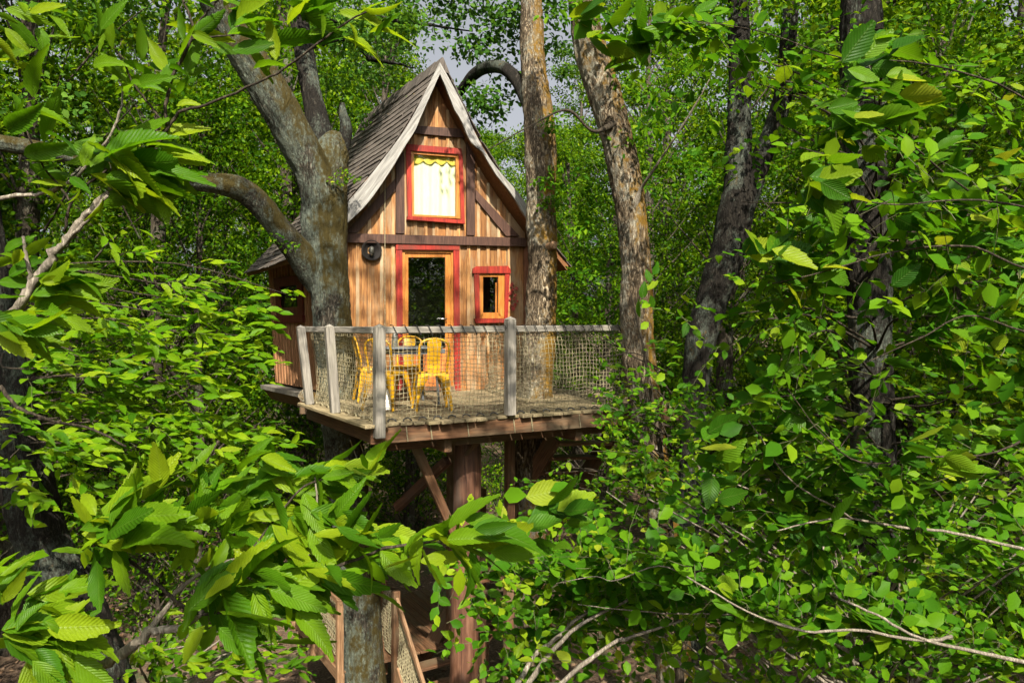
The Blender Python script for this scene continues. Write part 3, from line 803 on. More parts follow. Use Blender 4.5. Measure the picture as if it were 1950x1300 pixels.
# ------------------------------------------------------------------ chairs and table
def metal_chair(label, loc, rz):
    t = thing('metal_chair', label, 'chair', loc, 'yellow metal chairs on the deck')
    mw = Matrix.Translation(Vector(loc)) @ Matrix.Rotation(rz, 4, 'Z')
    B = lambda mb, nm, sm=False, par=t: mb.build(nm, M['yellow'], par, sm, mw=mw)
    # seat: dished rounded square, y+ is the front
    mb = MB(); rings = [(.0, .432), (.10, .434), (.165, .446), (.178, .445), (.184, .425)]
    for r_, z in rings:
        for k in range(24):
            a = 2 * math.pi * k / 24; e = (abs(math.cos(a)) ** 5 + abs(math.sin(a)) ** 5) ** -.2
            mb.v.append((r_ * e * math.cos(a), r_ * e * math.sin(a) * .98, z))
    for i in range(4):
        for k in range(24):
            k2 = (k + 1) % 24; mb.f.append((i * 24 + k, i * 24 + k2, i * 24 + 24 + k2, i * 24 + 24 + k))
    B(mb, 'seat', True)
    # legs: tapered folded sheet, splayed
    for sx, sy in ((1, 1), (-1, 1), (1, -1), (-1, -1)):
        top = Vector((sx * .178, sy * .172, .435)); ft = Vector((sx * .225, sy * .225, 0))
        mb = MB()
        ax, ay = Vector((-sx, 0, 0)), Vector((0, -sy, 0))
        for wt, wb, ax_ in ((.145, .03, ax), (.145, .03, ay)):
            pn = (ft - top)
            prev = None
            for i in range(7):
                tt = i / 6; c = top + pn * tt; w_ = wb + (wt - wb) * (1 - tt) ** 2.2
                a_, b_ = c, c + ax_ * w_
                k = len(mb.v); mb.v += [a_, b_, a_ + Vector((-sx, -sy, 0)) * .006, b_ + (ay if ax_ is ax else ax) * .006]
                if i: mb.f += [(k - 4, k - 3, k + 1, k), (k - 2, k + 2, k + 3, k - 1), (k - 3, k - 1, k + 3, k + 1)]
        B(mb, 'leg', True)
        MB().box((ft.x - .013, ft.y - .013, 0), (ft.x + .013, ft.y + .013, .014)).build('foot', M['black'], t, mw=mw)
    # apron arches between the legs
    for ang in range(4):
        R = Matrix.Rotation(ang * math.pi / 2, 3, 'Z'); mb = MB()
        for i in range(13):
            x = -.178 + .356 * i / 12; e = abs(x) / .178; low = .43 - .016 - .10 * max(0, (e - .45) / .55) ** 2
            k = len(mb.v); mb.v += [R @ Vector((x, .180, .436)), R @ Vector((x, .182, low)), R @ Vector((x, .175, .436)), R @ Vector((x, .177, low))]
            if i: mb.f += [(k - 4, k, k + 1, k - 3), (k - 2, k - 1, k + 3, k + 2), (k - 3, k + 1, k + 3, k - 1)]
        B(mb, 'apron')
    # back hoop and splat
    pts = []
    for a in np.linspace(0, math.pi, 17):
        pts.append(Vector((math.cos(a) * .17 * (1.0 if True else 1), 0, .70 + math.sin(a) ** .6 * .145)))
    pts = [Vector((.155, -.155, .435)), Vector((.165, -.17, .56))] + [Vector((p.x * 1.02, -.185 - (p.z - .6) * .22, p.z)) for p in pts] + [Vector((-.165, -.17, .56)), Vector((-.155, -.155, .435))]
    B(MB().tube([Vector(p) for p in spline([tuple(p) for p in pts], 60)], .0135, 8), 'back_hoop', True)
    mb = MB()
    for i in range(9):
        z = .44 + .40 * i / 8; h = .068 + .014 * (z - .44) / .4; y = -.165 - max(0, z - .6) * .22 - (z - .44) * .06
        for xx in (-h, -h * .5, 0, h * .5, h): mb.v.append((xx, y - .012 * (1 - (xx / h) ** 2), z))
        if i:
            for k in range(4): a = 5 * i + k; mb.f.append((a - 5, a - 4, a + 1, a))
    n0 = len(mb.v); mb.v += [(x, y + .004, z) for x, y, z in mb.v]; mb.f += [tuple(n0 + i for i in reversed(f)) for f in list(mb.f)]
    mb.build('back_splat', M['yellow'], t, True, mw=mw, recalc=False)
    return t
def on_deck(px, D): p = P(px, 620, D); p.z = DECK + .004; return p
metal_chair('yellow metal chair with its back to the railing, nearest the middle of the deck', on_deck(822, 8.72), math.radians(14))
metal_chair('yellow metal chair just behind the corner post, turned towards the table', on_deck(738, 8.75), math.radians(-22))
metal_chair('yellow metal chair behind the grey table, backrest by the door', on_deck(772, 10.15), math.radians(172))
metal_chair('yellow metal chair at the left end of the table behind the side net', on_deck(708, 9.75), math.radians(-70))
tb = thing('bistro_table', 'grey metal table between the yellow chairs on the deck', 'table', on_deck(775, 9.42))
mw = Matrix.Translation(on_deck(775, 9.42)) @ Matrix.Rotation(math.radians(25), 4, 'Z')
v, f = chamfer_box(.72, .72, .03, .01); mb = MB(); mb.v = [Vector(p) + ZZ * .70 for p in v]; mb.f = f; mb.build('table_top', M['slate'], tb, mw=mw)
mb = MB(); mb.box((-.30, -.30, .64), (.30, -.275, .70)); mb.box((-.30, .275, .64), (.30, .30, .70)); mb.box((-.30, -.274, .64), (-.275, .274, .70)); mb.box((.275, -.274, .64), (.30, .274, .70)); mb.build('apron', M['slate'], tb, mw=mw)
for sx in (-1, 1):
    for sy in (-1, 1):
        MB().tube([(sx * .28, sy * .28, .70), (sx * .32, sy * .32, 0)], [.022, .015], 8).build('leg', M['slate'], tb, mw=mw)
bt = thing('glass_bottle', 'small clear bottle standing on the grey table behind the side net', 'bottle', on_deck(700, 9.3))
bp = on_deck(752, 9.3); bp.z = DECK + .735
prof = [(0, 0), (.036, 0), (.038, .01), (.038, .12), (.03, .15), (.014, .18), (.013, .23), (.0, .23)]
mb = MB()
for r_, z in prof:
    for k in range(14): mb.v.append(bp + Vector((r_ * math.cos(k * math.tau / 14), r_ * math.sin(k * math.tau / 14), z)))
for i in range(len(prof) - 1):
    for k in range(14): k2 = (k + 1) % 14; mb.f.append((i * 14 + k, i * 14 + k2, i * 14 + 14 + k2, i * 14 + 14 + k))
mb.build('bottle_body', M['lampglass'], bt, True)
ln = thing('white_lantern', 'small white lantern standing on the deck under the chair at the corner post', 'lantern', on_deck(738, 8.5))
mw = Matrix.Translation(on_deck(737, 8.72))
mb = MB()
for r_, z in [(0, 0), (.07, 0), (.075, .02), (.075, .2), (.05, .25), (0, .26)]:
    for k in range(14): mb.v.append((r_ * math.cos(k * math.tau / 14), r_ * math.sin(k * math.tau / 14), z))
for i in range(5):
    for k in range(14): k2 = (k + 1) % 14; mb.f.append((i * 14 + k, i * 14 + k2, i * 14 + 14 + k2, i * 14 + 14 + k))
mb.build('lantern_body', M['white'], ln, True, mw=mw)
MB().tube([Vector((math.cos(t) * .06, 0, .24 + math.sin(t) * .08)) for t in np.linspace(0, math.pi, 9)], .005, 6).build('handle', M['white'], ln, True, mw=mw)

# ------------------------------------------------------------------ stair at the right, lower landing with nets
st = thing('timber_stair', 'open timber stair with plank treads rising to the right end of the deck', 'stair', P(1080, 1000, 10.4))
SD = Vector((-.80, .25, 0)).normalized()
a0, a1 = P(1056, 832, 9.9), P(965, 985, 10.3); a1 = a0 + (a1 - a0) * 2.95
plank('stringer', a0, a1, .22, .06, ZZ, M['joist'], st)
b0 = P(1160, 832, 10.6); b1 = b0 + (a1 - a0)
plank('stringer', b0, b1, .22, .06, ZZ, M['joist'], st)
for i in range(16):
    t = .025 + i * .06; p = a0.lerp(a1, t); q = b0.lerp(b1, t)
    plank('tread', p, q, .26, .045, (q - p).cross(ZZ), M['pale' if i == 0 else 'joist'], st)

ld = thing('lower_landing', 'lower timber landing with net railings under the deck', 'landing', P(760, 1250, 9))
LZ = CAMZ - 4.7
def LG(x, y, z=0): return Vector((x, y, LZ + z))
la, lb_ = Vector((-3.5, 11.95, LZ)), Vector((-2.3, 10.0, LZ))        # left edge, far to near
ldir = (lb_ - la).normalized(); lx = Vector((-ldir.y, ldir.x, 0)); lx = lx if lx.x > 0 else -lx
for i in range(16):
    p = la + ldir * 0 + lx * (i * .145 + .07)
    plank('plank', p - ZZ * .02, p - ZZ * .02 + ldir * 2.28, .135, .035, lx, M['joist'], ld, .005)
plank('rim_board', la - ZZ * .12, lb_ - ZZ * .12, .16, .05, ZZ, M['pale'], ld)
for t in (-.02, .45, .98):
    p = la.lerp(lb_, t) - lx * .03; plank('post', p - ZZ * .25, p + ZZ * .98, .09, .09, lx, M['pale'], ld)
plank('top_rail', la - lx * .03 + ZZ * .93, lb_ - lx * .03 + ZZ * .93, .08, .045, ZZ, M['pale'], ld)
net('net', lambda a, b: la.lerp(lb_, a) + lx * (.05 + .07 * math.sin(b * math.pi)) + ZZ * (.05 + b * .85), 46, 18, .005, ld, M['rope'], .006, 8)
for q in (la + lx * .1, lb_ + lx * 1.0, la + lx * 2.2, lb_ + lx * 2.2):
    plank('leg_post', q - ZZ * 1.6, q - ZZ * .04, .12, .12, lx, M['joist'], ld)
fa = lb_ + lx * .72; fb = lb_ + lx * .80
for p in (fa + ldir * -.35, fa + ldir * .12):
    plank('post', p - ZZ * .35, p + ZZ * 1.0, .10, .10, lx, M['joist'], ld)
net('net', lambda a, b: (fa + ldir * (-1.6 + a * 1.65)) + ZZ * (.05 + b * .9) - lx * (.05 * math.sin(b * math.pi)), 36, 18, .005, ld, M['rope'], .006, 9)
# flight going down from the landing towards the viewpoint
ls = thing('lower_stair', 'steep lower stair with netted handrail descending from the landing', 'stair', LG(-1.2, 7.5, -2))
s0 = fa + ldir * .15; s1 = s0 + ldir * 1.35 - ZZ * 1.25
plank('stringer', s0 - ZZ * .1, s1 - ZZ * .1, .2, .05, ZZ, M['pale'], ls)
s2 = s0 + lx * .85; s3 = s1 + lx * .85
plank('stringer', s2 - ZZ * .1, s3 - ZZ * .1, .2, .05, ZZ, M['joist'], ls)
for i in range(6):
    t = (i + .5) / 6; p, q = s0.lerp(s1, t) + ZZ * .02, s2.lerp(s3, t) + ZZ * .02
    plank('tread', p + lx * .03, q - lx * .03, .24, .04, ldir, M['joist'], ls)
plank('handrail', s0 + ZZ * .9, s1 + ZZ * .9, .07, .045, ZZ, M['pale'], ls)
net('net', lambda a, b: s0.lerp(s1, a) + ZZ * (.06 + b * .82) + lx * (.03 * math.sin(b * 3)), 40, 16, .005, ls, M['rope'], .006, 10)
plank('post', s1 - ZZ * .3, s1 + ZZ * .92, .09, .09, lx, M['pale'], ls)

# fallen leaves on deck and roof
def fallen(name, pts, label):
    mb = MB()
    for p, n in pts:
        a = rng.uniform(0, 6.28); t = n.orthogonal().normalized(); t = (Matrix.Rotation(a, 3, n) @ t); c = n.cross(t); l = rng.uniform(.035, .075)
        k = len(mb.v); mb.v += [p, p + t * l * .5 + c * l * .24 + n * .006, p + t * l + n * .012, p + t * l * .5 - c * l * .24 + n * .006]; mb.f += [(k, k + 1, k + 2, k + 3)]
    o = mb.build(name, M['litter'], None, recalc=False); tag(o, label, 'leaf litter', kind='stuff')
M['litter'] = flat('dry_leaf', (.20, .12, .05), .85, ns=3, nz=.7)
fallen('deck_litter', [(DK(rng.uniform(.05, 4.0), rng.uniform(.05, 2.9), .006), ZZ) for _ in range(60)], 'dry leaves scattered over the deck planks')
rp = []
for _ in range(70):
    s_ = rng.uniform(.15, 2.0); v_ = rng.uniform(V0 + .1, V1 - .1); rp.append((L(UC - s_, v_, roof_h(s_)) + Vector((-.75, -.3, .6)).normalized() * .045, Vector((-.72, -.29, .63)).normalized()))
fallen('roof_litter', rp, 'dry leaves scattered over the cabin roof shingles')

# ------------------------------------------------------------------ leaves
def leaf_hi(half, teeth, tooth, fold, droop, twist, seed):
    """serrated leaf, length 1 along +y, returns verts, tris, uv"""
    r = random.Random(seed); v, f, uv = [], [], []
    def prof(t): return half * (math.sin(math.pi * min(1, t ** .85)) ** .85) * (1 - .22 * t)
    def pt(x, t):
        z = abs(x) * fold - droop * t * t + .012 * math.sin(t * 21 + (3 if x > 0 else 0)) * (abs(x) / half)
        a = twist * t; return (x * math.cos(a) - z * math.sin(a), t * (1 - .12 * droop), x * math.sin(a) + z * math.cos(a))
    def add(x, t): v.append(pt(x, t)); uv.append((.5 + .5 * x / half, t)); return len(v) - 1
    mids = [add(0, i / teeth) for i in range(teeth + 1)]
    for sd in (-1, 1):
        prev = mids[0]
        for i in range(teeth):
            t0, t1 = i / teeth, (i + 1) / teeth
            tt = t0 + (t1 - t0) * .72
            tip = add(sd * (prof(tt) + tooth), tt + .03)
            nx = mids[i + 1] if i == teeth - 1 else add(sd * (prof(t1) - tooth * .2), t1)
            for tri in ((mids[i], prev, tip), (mids[i], tip, mids[i + 1]), (tip, nx, mids[i + 1])):
                if len(set(tri)) == 3: f.append(tri if sd < 0 else tri[::-1])
            prev = nx
    return np.array(v), np.array(f), np.array(uv)
def leaf_lo(half, fold, droop):
    v = [(0, 0, 0), (0, .36, -.36 ** 2 * droop), (0, .72, -.52 * droop), (0, 1, -droop),
         (-half * .95, .33, half * fold - .1 * droop), (-half * .85, .68, half * fold - .45 * droop), (half * .95, .33, half * fold - .1 * droop), (half * .85, .68, half * fold - .45 * droop)]
    f = [(0, 1, 4), (1, 2, 5), (1, 5, 4), (2, 3, 5), (0, 6, 1), (1, 6, 7), (1, 7, 2), (2, 7, 3)]
    return np.array(v), np.array(f), np.array([(.5 + .5 * x / half, y) for x, y, z in v])
def leaf_min(half, fold, droop):
    v = [(0, 0, 0), (-half, .45, half * fold - .2 * droop), (half, .45, half * fold - .2 * droop), (0, 1, -droop), (0, .45, -.2 * droop)]
    f = [(0, 4, 1), (1, 4, 3), (0, 2, 4), (2, 3, 4)]
    return np.array(v), np.array(f), np.array([(.5 + .5 * x / half, y) for x, y, z in v])
CH_SH = [leaf_hi(.185, 8, .014, fo, dr, tw, i) for i, (fo, dr, tw) in enumerate([(.25, .15, .1), (.5, .40, .5), (.15, .08, -.5), (.75, .25, .3), (.35, -.18, .6), (.4, .55, -.3), (.9, .1, -.6)])]
HO_SH = [leaf_hi(.30, 6, .018, fo, dr, tw, i) for i, (fo, dr, tw) in enumerate([(.18, .1, 0), (.35, .22, .3), (.08, .02, -.3), (.45, -.1, .2)])]
def leaf_me(nm, sh, mat): return [mesh_np(nm, v, f, mat, uv, smooth=True) for v, f, uv in sh]
CH_ME = leaf_me('chestnut_leaf', CH_SH, M['leaf_chest']); HO_ME = leaf_me('hornbeam_leaf', HO_SH, M['leaf_horn'])
LO_CH, LO_HO, LO_MIN = leaf_lo(.21, .35, .15), leaf_lo(.32, .25, .12), leaf_min(.30, .3, .12)

def rv(s=1.0): return Vector((rng.gauss(0, s), rng.gauss(0, s), rng.gauss(0, s)))
WIND = Vector((.85, .15, -.12))
def view_gap(p):
    if p.y < .3: return False
    x, y = CX + p.x / p.y * F, HY - (p.z - CAMZ) / p.y * F
    for x0, x1, y0, y1, D in ((1600, 1710, 180, 860, 7.6), (1365, 1445, -20, 500, 12.8), (1140, 1262, 110, 690, 8.5), (655, 730, 1100, 1320, 10), (1300, 1440, 300, 780, 12.8), (1465, 1520, 0, 330, 12.6), (560, 1140, 560, 830, 8), (508, 600, 490, 765, 10), (980, 1130, 820, 905, 9), (20, 130, 960, 1200, 5.4)):
        if x0 < x < x1 and y0 < y < y1 and p.y < D: return rng.random() < (.5 if x0 in (1300, 1365, 1140) else .85)
    return False
class Leaves:
    """leaf transforms of one tree"""
    def __init__(s): s.l = []
    def add(s, p, d, n, L): s.l.append((Vector(p), Vector(d), Vector(n), L))
    def spray(s, base, d, ln, n, L, wind=.5, nrm=.5, tw=None, r=.003):
        """a leafy shoot"""
        base, d = Vector(base), Vector(d).normalized()
        if view_gap(base + d * ln * .5): return
        side = d.cross(ZZ); side = side.normalized() if side.length > .1 else Vector((1, 0, 0))
        up = side.cross(d).normalized(); up = (up + rv(.35)).normalized(); side = d.cross(up).normalized()
        pts = []; bend_ = rng.uniform(-.35, .35)
        for i in range(n):
            t = (i + .4) / n; p = base + d * (ln * t) - ZZ * (.22 * ln * t * t) + side * (bend_ * ln * t * t) + rv(.004)
            pts.append(p)
            sg = -1 if i % 2 else 1
            ang = 1.0 - .65 * t + rng.uniform(-.2, .2)
            dd = d * math.cos(ang) + side * sg * math.sin(ang) + WIND * wind + rv(.22)
            nn = up * .55 + TOSUN * nrm + rv(.38)
            s.add(p, dd, nn, L * rng.uniform(.5, 1.2) * (.8 + .3 * math.sin(math.pi * min(1, t + .25))))
        if tw is not None:
            tw.tube([base] + pts[::2] + ([pts[-1]] if n > 1 else []), [r * (1 - .7 * i / (len(pts[::2]) + 1)) for i in range(len(pts[::2]) + 2)], 4, False)
    def cluster(s, p, n, L, bias=None, spread=.75, nrm=.4):
        p = Vector(p); bias = Vector(bias if bias is not None else WIND).normalized()
        for i in range(n):
            d = (bias + rv(spread * .6)).normalized()
            tip = p + d * L; tx, ty = CX + tip.x / max(.3, tip.y) * F, HY - (tip.z - CAMZ) / max(.3, tip.y) * F
            if 540 < tx < 1140 and 480 < ty < 855: continue
            nn = TOSUN * nrm + ZZ * .25 + rv(.5)
            s.add(p + rv(.03), d, nn, L * rng.uniform(.6, 1.15))
    def emit(s, tree, meshes, lo, mass_mat, keep=300, name='leaf', hi_mass=None):
        def size(e):
            p, d, n, L = e
            if p.y < .3: return 0
            x, y = CX + p.x / p.y * F, HY - (p.z - CAMZ) / p.y * F
            if not (-30 < x < 1980 and -30 < y < 1330): return 0
            return L / p.y
        s.l.sort(key=size, reverse=True)
        for p, d, n, L in s.l[:keep]:
            if size((p, d, n, L)) == 0: s_rest = True
            y = d.normalized(); x = y.cross(n); x = x.normalized() if x.length > 1e-4 else y.orthogonal().normalized(); z = x.cross(y)
            w = L * rng.uniform(.85, 1.1)
            m = Matrix((x * w, y * L, z * L)).transposed().to_4x4(); m.translation = p
            o = bpy.data.objects.new(name, rng.choice(meshes)); link(o, tree, m)
        rest = s.l[keep:]
        if rest: tag(bake('foliage', rest, lo, mass_mat, tree), kind='stuff')
def bake(name, lst, base, mat, parent=None, link_it=True):
    bv, bf, buv = base; k = len(bv); n = len(lst)
    Pp = np.array([e[0] for e in lst]); D = np.array([e[1] for e in lst]); Nn = np.array([e[2] for e in lst]); Ls = np.array([e[3] for e in lst])
    return bake_np(name, Pp, D, Nn, Ls, base, mat, parent, link_it)
def bake_np(name, Pp, D, Nn, Ls, base, mat, parent=None, link_it=True, mw=None):
    bv, bf, buv = base; k = len(bv); n = len(Pp)
    y = D / np.linalg.norm(D, axis=1, keepdims=True); x = np.cross(y, Nn); x /= (np.linalg.norm(x, axis=1, keepdims=True) + 1e-9); z = np.cross(x, y)
    v = Pp[:, None] + Ls[:, None, None] * (bv[None, :, 0:1] * x[:, None] + bv[None, :, 1:2] * y[:, None] + bv[None, :, 2:3] * z[:, None])
    f = (bf[None] + (np.arange(n) * k)[:, None, None]).reshape(-1, 3)
    rnd = np.repeat(nrng.random(n), k)
    me = mesh_np(name, v.reshape(-1, 3), f, mat, np.tile(buv, (n, 1)), rnd)
    if not link_it: return me
    return link(bpy.data.objects.new(name, me), parent, mw)
def crown_np(centers, per, rad, L, flat=.55, nrm=.5):
    """leaf arrays for clumps: centers (m,3), rad per clump"""
    m = len(centers); c = np.repeat(centers, per, 0); r = np.repeat(np.broadcast_to(rad, (m,)), per)[:, None]
    q = nrng.normal(size=(m * per, 3)); q /= np.linalg.norm(q, axis=1, keepdims=True); q *= nrng.random((m * per, 1)) ** .45
    q[:, 2] *= flat
    p = c + q * r
    d = q * .6 + nrng.normal(size=p.shape) * .5 + np.array([.35, 0, -.15])
    nn = nrng.normal(size=p.shape) * .45 + np.array(TOSUN) * nrm + np.array([0, 0, .35])
    return p, d, nn, L * nrng.uniform(.6, 1.2, len(p))

class Bag:
    """limbs of one tree, each an object of its own"""
    def __init__(s): s.m = []
    def build(s, name, mat, tree, smooth=True):
        for m in s.m: m.build(name, mat, tree, smooth, recalc=False)
def limb(bag, pts, r0, r1, sides=7, n=None):
    q = spline([tuple(p) for p in pts], n or max(6, len(pts) * 4)); k = len(q); mb = MB(); bag.m.append(mb)
    wob = [Vector(p) + rv(.25) * (r0 + (r1 - r0) * (i / (k - 1))) * (0 if i in (0, k - 1) else 1) for i, p in enumerate(q)]
    mb.tube(wob, [(r0 + (r1 - r0) * (i / (k - 1)) ** .8) * rng.uniform(.88, 1.12) for i in range(k)], sides)
    return wob
def px(lst): return [P(*p) for p in lst]

# ------------------------------------------------------------------ the oak that carries the cabin
oak = thing('oak_tree', 'forked oak with lichen covered trunk standing against the left cabin corner', 'tree', P(700, 1420, 10.2))
BK = M['bark_oak']
trunkmesh('trunk', [row(704, 1470, 10.2, .36), row(697, 1300, 10.2, .27), row(688, 1180, 10.2, .255), row(670, 1000, 10.2, .255), row(655, 840, 10.2, .255), row(642, 700, 10.2, .25), row(633, 600, 10.2, .245), row(625, 500, 10.2, .265), row(618, 420, 10.25, .30), row(620, 340, 10.3, .29), row(632, 285, 10.35, .22), row(640, 255, 10.4, .10)], BK, oak, 330, 90, .045, .034, 1)
trunkmesh('limb', [row(618, 400, 10.25, .26), row(594, 320, 10.1, .25), row(547, 235, 9.9, .235), row(499, 150, 9.7, .215), row(455, 85, 9.5, .20), row(418, 20, 9.3, .19), row(395, -60, 9.1, .18), row(385, -200, 9, .12)], BK, oak, 170, 72, .07, .03, 2)
trunkmesh('limb', [row(620, 330, 10.4, .20), row(606, 240, 10.5, .155), row(590, 160, 10.6, .14), row(577, 90, 10.7, .13), row(568, 20, 10.8, .12), row(560, -80, 10.9, .10), row(570, -220, 11, .06)], M['bark_dark'], oak, 120, 44, .07, .025, 3)
trunkmesh('limb', [row(612, 540, 10.2, .20), row(575, 488, 10.0, .19), row(545, 450, 9.8, .17), row(508, 405, 9.6, .155), row(470, 368, 9.4, .14), row(430, 352, 9.2, .13), row(370, 345, 9.0, .095), row(280, 322, 8.8, .088), row(180, 308, 8.6, .085), row(90, 288, 8.4, .085), row(0, 272, 8.2, .08), row(-150, 250, 8, .07)], M['bark_oak'], oak, 170, 36, .10, .022, 4)
trunkmesh('dead_snag', [row(640, 300, 10.35, .14), row(653, 268, 10.4, .09), row(658, 245, 10.4, .075), row(652, 215, 10.4, .055), row(653, 196, 10.4, .012)], M['bark_dark'], oak, 30, 16, .3, .02, 6)
trunkmesh('cut_stub', [row(592, 760, 9.75, .10), row(580, 752, 9.55, .085)], M['bark_moss'], oak, 8, 16, .06, .01, 7)
mbk = Bag(); cen = []
for (x, y, D, k) in [(700, 40, 11.5, 10), (770, 30, 12.5, 10), (700, 130, 13, 9), (880, 60, 12.5, 8), (640, 60, 12, 6), (430, -120, 9.5, 14), (600, -150, 11, 14), (800, -120, 12, 14), (950, -60, 12.5, 8), (300, -200, 9, 12), (150, -150, 8.8, 12), (60, -60, 9, 9)]:
    c = P(x, y, D)
    for i in range(k): cen.append(c + Vector((rng.gauss(0, .7), rng.gauss(0, .6), rng.gauss(0, .5))))
for (a, b) in [((577, 90, 10.7), (700, 110, 12.3)), ((568, 20, 10.8), (690, 30, 11.6)), ((560, -80, 10.9), (800, -60, 12)), ((700, 110, 12.3), (790, 130, 13)), ((690, 30, 11.6), (900, 60, 12.6)), ((395, -60, 9.1), (200, -160, 8.8)), ((200, -160, 8.8), (60, -60, 9))]:
    p, q = P(*a), P(*b); limb(mbk, [p, p.lerp(q, .5) + rv(.12), q], .05, .012)
mbk.build('bough', M['bark_dark'], oak, True)
p_, d_, n_, l_ = crown_np(np.array([tuple(c) for c in cen]), 70, .42, .10)
bake_np('crown', p_, d_, n_, l_, LO_HO, M['leaf_oak'], oak)
# epicormic tufts low on the trunk
tc = [P(x, y, D) for x, y, D in ((548, 470, 9.5), (520, 455, 9.4), (670, 340, 10.0), (655, 330, 9.95), (640, 345, 9.95))]
p_, d_, n_, l_ = crown_np(np.array([tuple(c) for c in tc]), 26, .13, .055); tag(bake_np('tuft', p_, d_, n_, l_, LO_HO, M['leaf_horn_m'], oak), kind='stuff')

# ------------------------------------------------------------------ mossy oak right of the cabin
ok2 = thing('oak_tree', 'sunlit oak with orange moss on its trunk right beside the cabin', 'tree', P(1040, 1450, 10.6))
trunkmesh('trunk', [row(1012, 1440, 10.3, .30), row(1014, 1000, 10.3, .245), row(1020, 760, 10.3, .235), row(1028, 640, 10.35, .215), row(1031, 560, 10.4, .205), row(1033, 480, 10.4, .205), row(1029, 400, 10.5, .205), row(1030, 330, 10.5, .205), row(1028, 250, 10.6, .205), row(1019, 170, 10.7, .20), row(1013, 100, 10.8, .17), row(1012, 20, 10.9, .15), row(1005, -100, 11, .12), row(1000, -250, 11, .07)], M['bark_moss'], ok2, 300, 64, .07, .03, 11)
trunkmesh('limb', [row(1016, 200, 10.7, .16), row(990, 160, 10.9, .11), row(962, 132, 11.2, .095), row(930, 128, 11.6, .09), row(900, 145, 12, .085), row(872, 178, 12.4, .08), row(840, 190, 13, .08), row(800, 200, 13.6, .05)], M['bark_dark'], ok2, 60, 24, .08, .014, 12)
trunkmesh('cut_stub', [row(1040, 472, 10.3, .07), row(1056, 466, 10.15, .055)], M['pale'], ok2, 6, 14, .04, 0, 13)
cen = []
for (x, y, D, k) in [(900, 225, 12.3, 7), (905, 170, 12, 4), (1000, -120, 11, 16), (1120, -90, 11.5, 14), (900, -130, 12, 12), (860, 15, 13, 6), (1085, 40, 12.5, 5), (955, 55, 12.4, 6), (995, 30, 12.2, 6), (930, 90, 12.6, 3), (1060, 110, 12.6, 4)]:
    c = P(x, y, D)
    for i in range(k): cen.append(c + Vector((rng.gauss(0, .35 if y > 0 else .8), rng.gauss(0, .5), rng.gauss(0, .25 if y > 0 else .5))))
p_, d_, n_, l_ = crown_np(np.array([tuple(c) for c in cen]), 60, .36, .10); bake_np('crown', p_, d_, n_, l_, LO_HO, M['leaf_oak'], ok2)
tc = [P(x, y, 10.2) + rv(.04) for x, y in ((1050, 375), (1035, 360), (1058, 395), (1040, 395), (1062, 330), (1052, 240), (1060, 225), (1045, 250)) for _ in (0, 1)]
p_, d_, n_, l_ = crown_np(np.array([tuple(c) for c in tc]), 22, .15, .06); tag(bake_np('tuft', p_, d_, n_, l_, LO_HO, M['leaf_horn_m'], ok2), kind='stuff')

# ------------------------------------------------------------------ trunks at the right
t3 = thing('hornbeam_tree', 'leaning lichen and moss covered trunk in front of the deck right end', 'tree', P(1300, 1550, 8.6))
trunkmesh('trunk', [row(1290, 1500, 8.6, 0.220), row(1275, 1150, 8.6, 0.176), row(1258, 960, 8.6, 0.163), row(1243, 850, 8.6, 0.154), row(1228, 770, 8.6, 0.172), row(1217, 680, 8.6, 0.180), row(1211, 600, 8.6, 0.172), row(1211, 520, 8.6, 0.163), row(1205, 440, 8.6, 0.163), row(1196, 370, 8.6, 0.176), row(1183, 300, 8.6, 0.180), row(1162, 220, 8.6, 0.185), row(1140, 150, 8.6, 0.189), row(1122, 80, 8.6, 0.176), row(1105, 0, 8.6, 0.141), row(1090, -120, 8.6, 0.106), row(1080, -260, 8.6, 0.053)], M['bark_moss'], t3, 320, 64, .08, .032, 21)
trunkmesh('limb', [row(1205, 400, 8.5, .06), row(1220, 362, 8.4, .022), row(1240, 330, 8.2, .016), row(1290, 255, 7.9, .012), row(1330, 190, 7.7, .009), row(1352, 150, 7.6, .005)], M['twig_pale'], t3, 30, 8, .1, 0, 22)
trunkmesh('limb', [row(1180, 230, 8.5, .05), row(1130, 250, 8.3, .018), row(1080, 210, 8.2, .014), row(1010, 240, 8, .008), row(930, 285, 7.9, .005)], M['twig_dark'], t3, 34, 8, .1, 0, 23)
t4 = thing('forked_tree', 'dark forked trunk standing behind the leaning mossy trunk', 'tree', P(1320, 1250, 13))
trunkmesh('trunk', [row(1315, 1260, 13, .24), row(1318, 900, 13, .22), row(1322, 760, 13, .24), row(1335, 650, 13, .26), row(1360, 560, 13, .28), row(1390, 460, 13, .30), row(1405, 380, 13, .29), row(1405, 320, 13, .22), row(1408, 220, 13, .19), row(1408, 100, 13, .18), row(1405, 0, 13, .16), row(1400, -200, 13, .10)], M['bark_dark'], t4, 180, 44, .07, .03, 31)
trunkmesh('limb', [row(1410, 420, 13, .20), row(1440, 330, 13, .18), row(1470, 250, 12.9, .16), row(1492, 180, 12.8, .16), row(1497, 120, 12.7, .13), row(1508, 0, 12.6, .12), row(1520, -150, 12.5, .08)], M['bark_dark'], t4, 60, 22, .06, .015, 32)
trunkmesh('limb', [row(1494, 170, 12.8, .08), row(1541, 175, 12.4, .05), row(1580, 186, 12.2, .05), row(1625, 182, 12, .03)], M['twig_dark'], t4, 20, 10, .1, 0, 33)
trunkmesh('limb', [row(1496, 135, 12.7, .08), row(1525, 105, 12, .055), row(1556, 79, 11.5, .05), row(1640, 30, 10.8, .04), row(1720, -5, 10.2, .03)], M['twig_dark'], t4, 24, 10, .08, 0, 34)
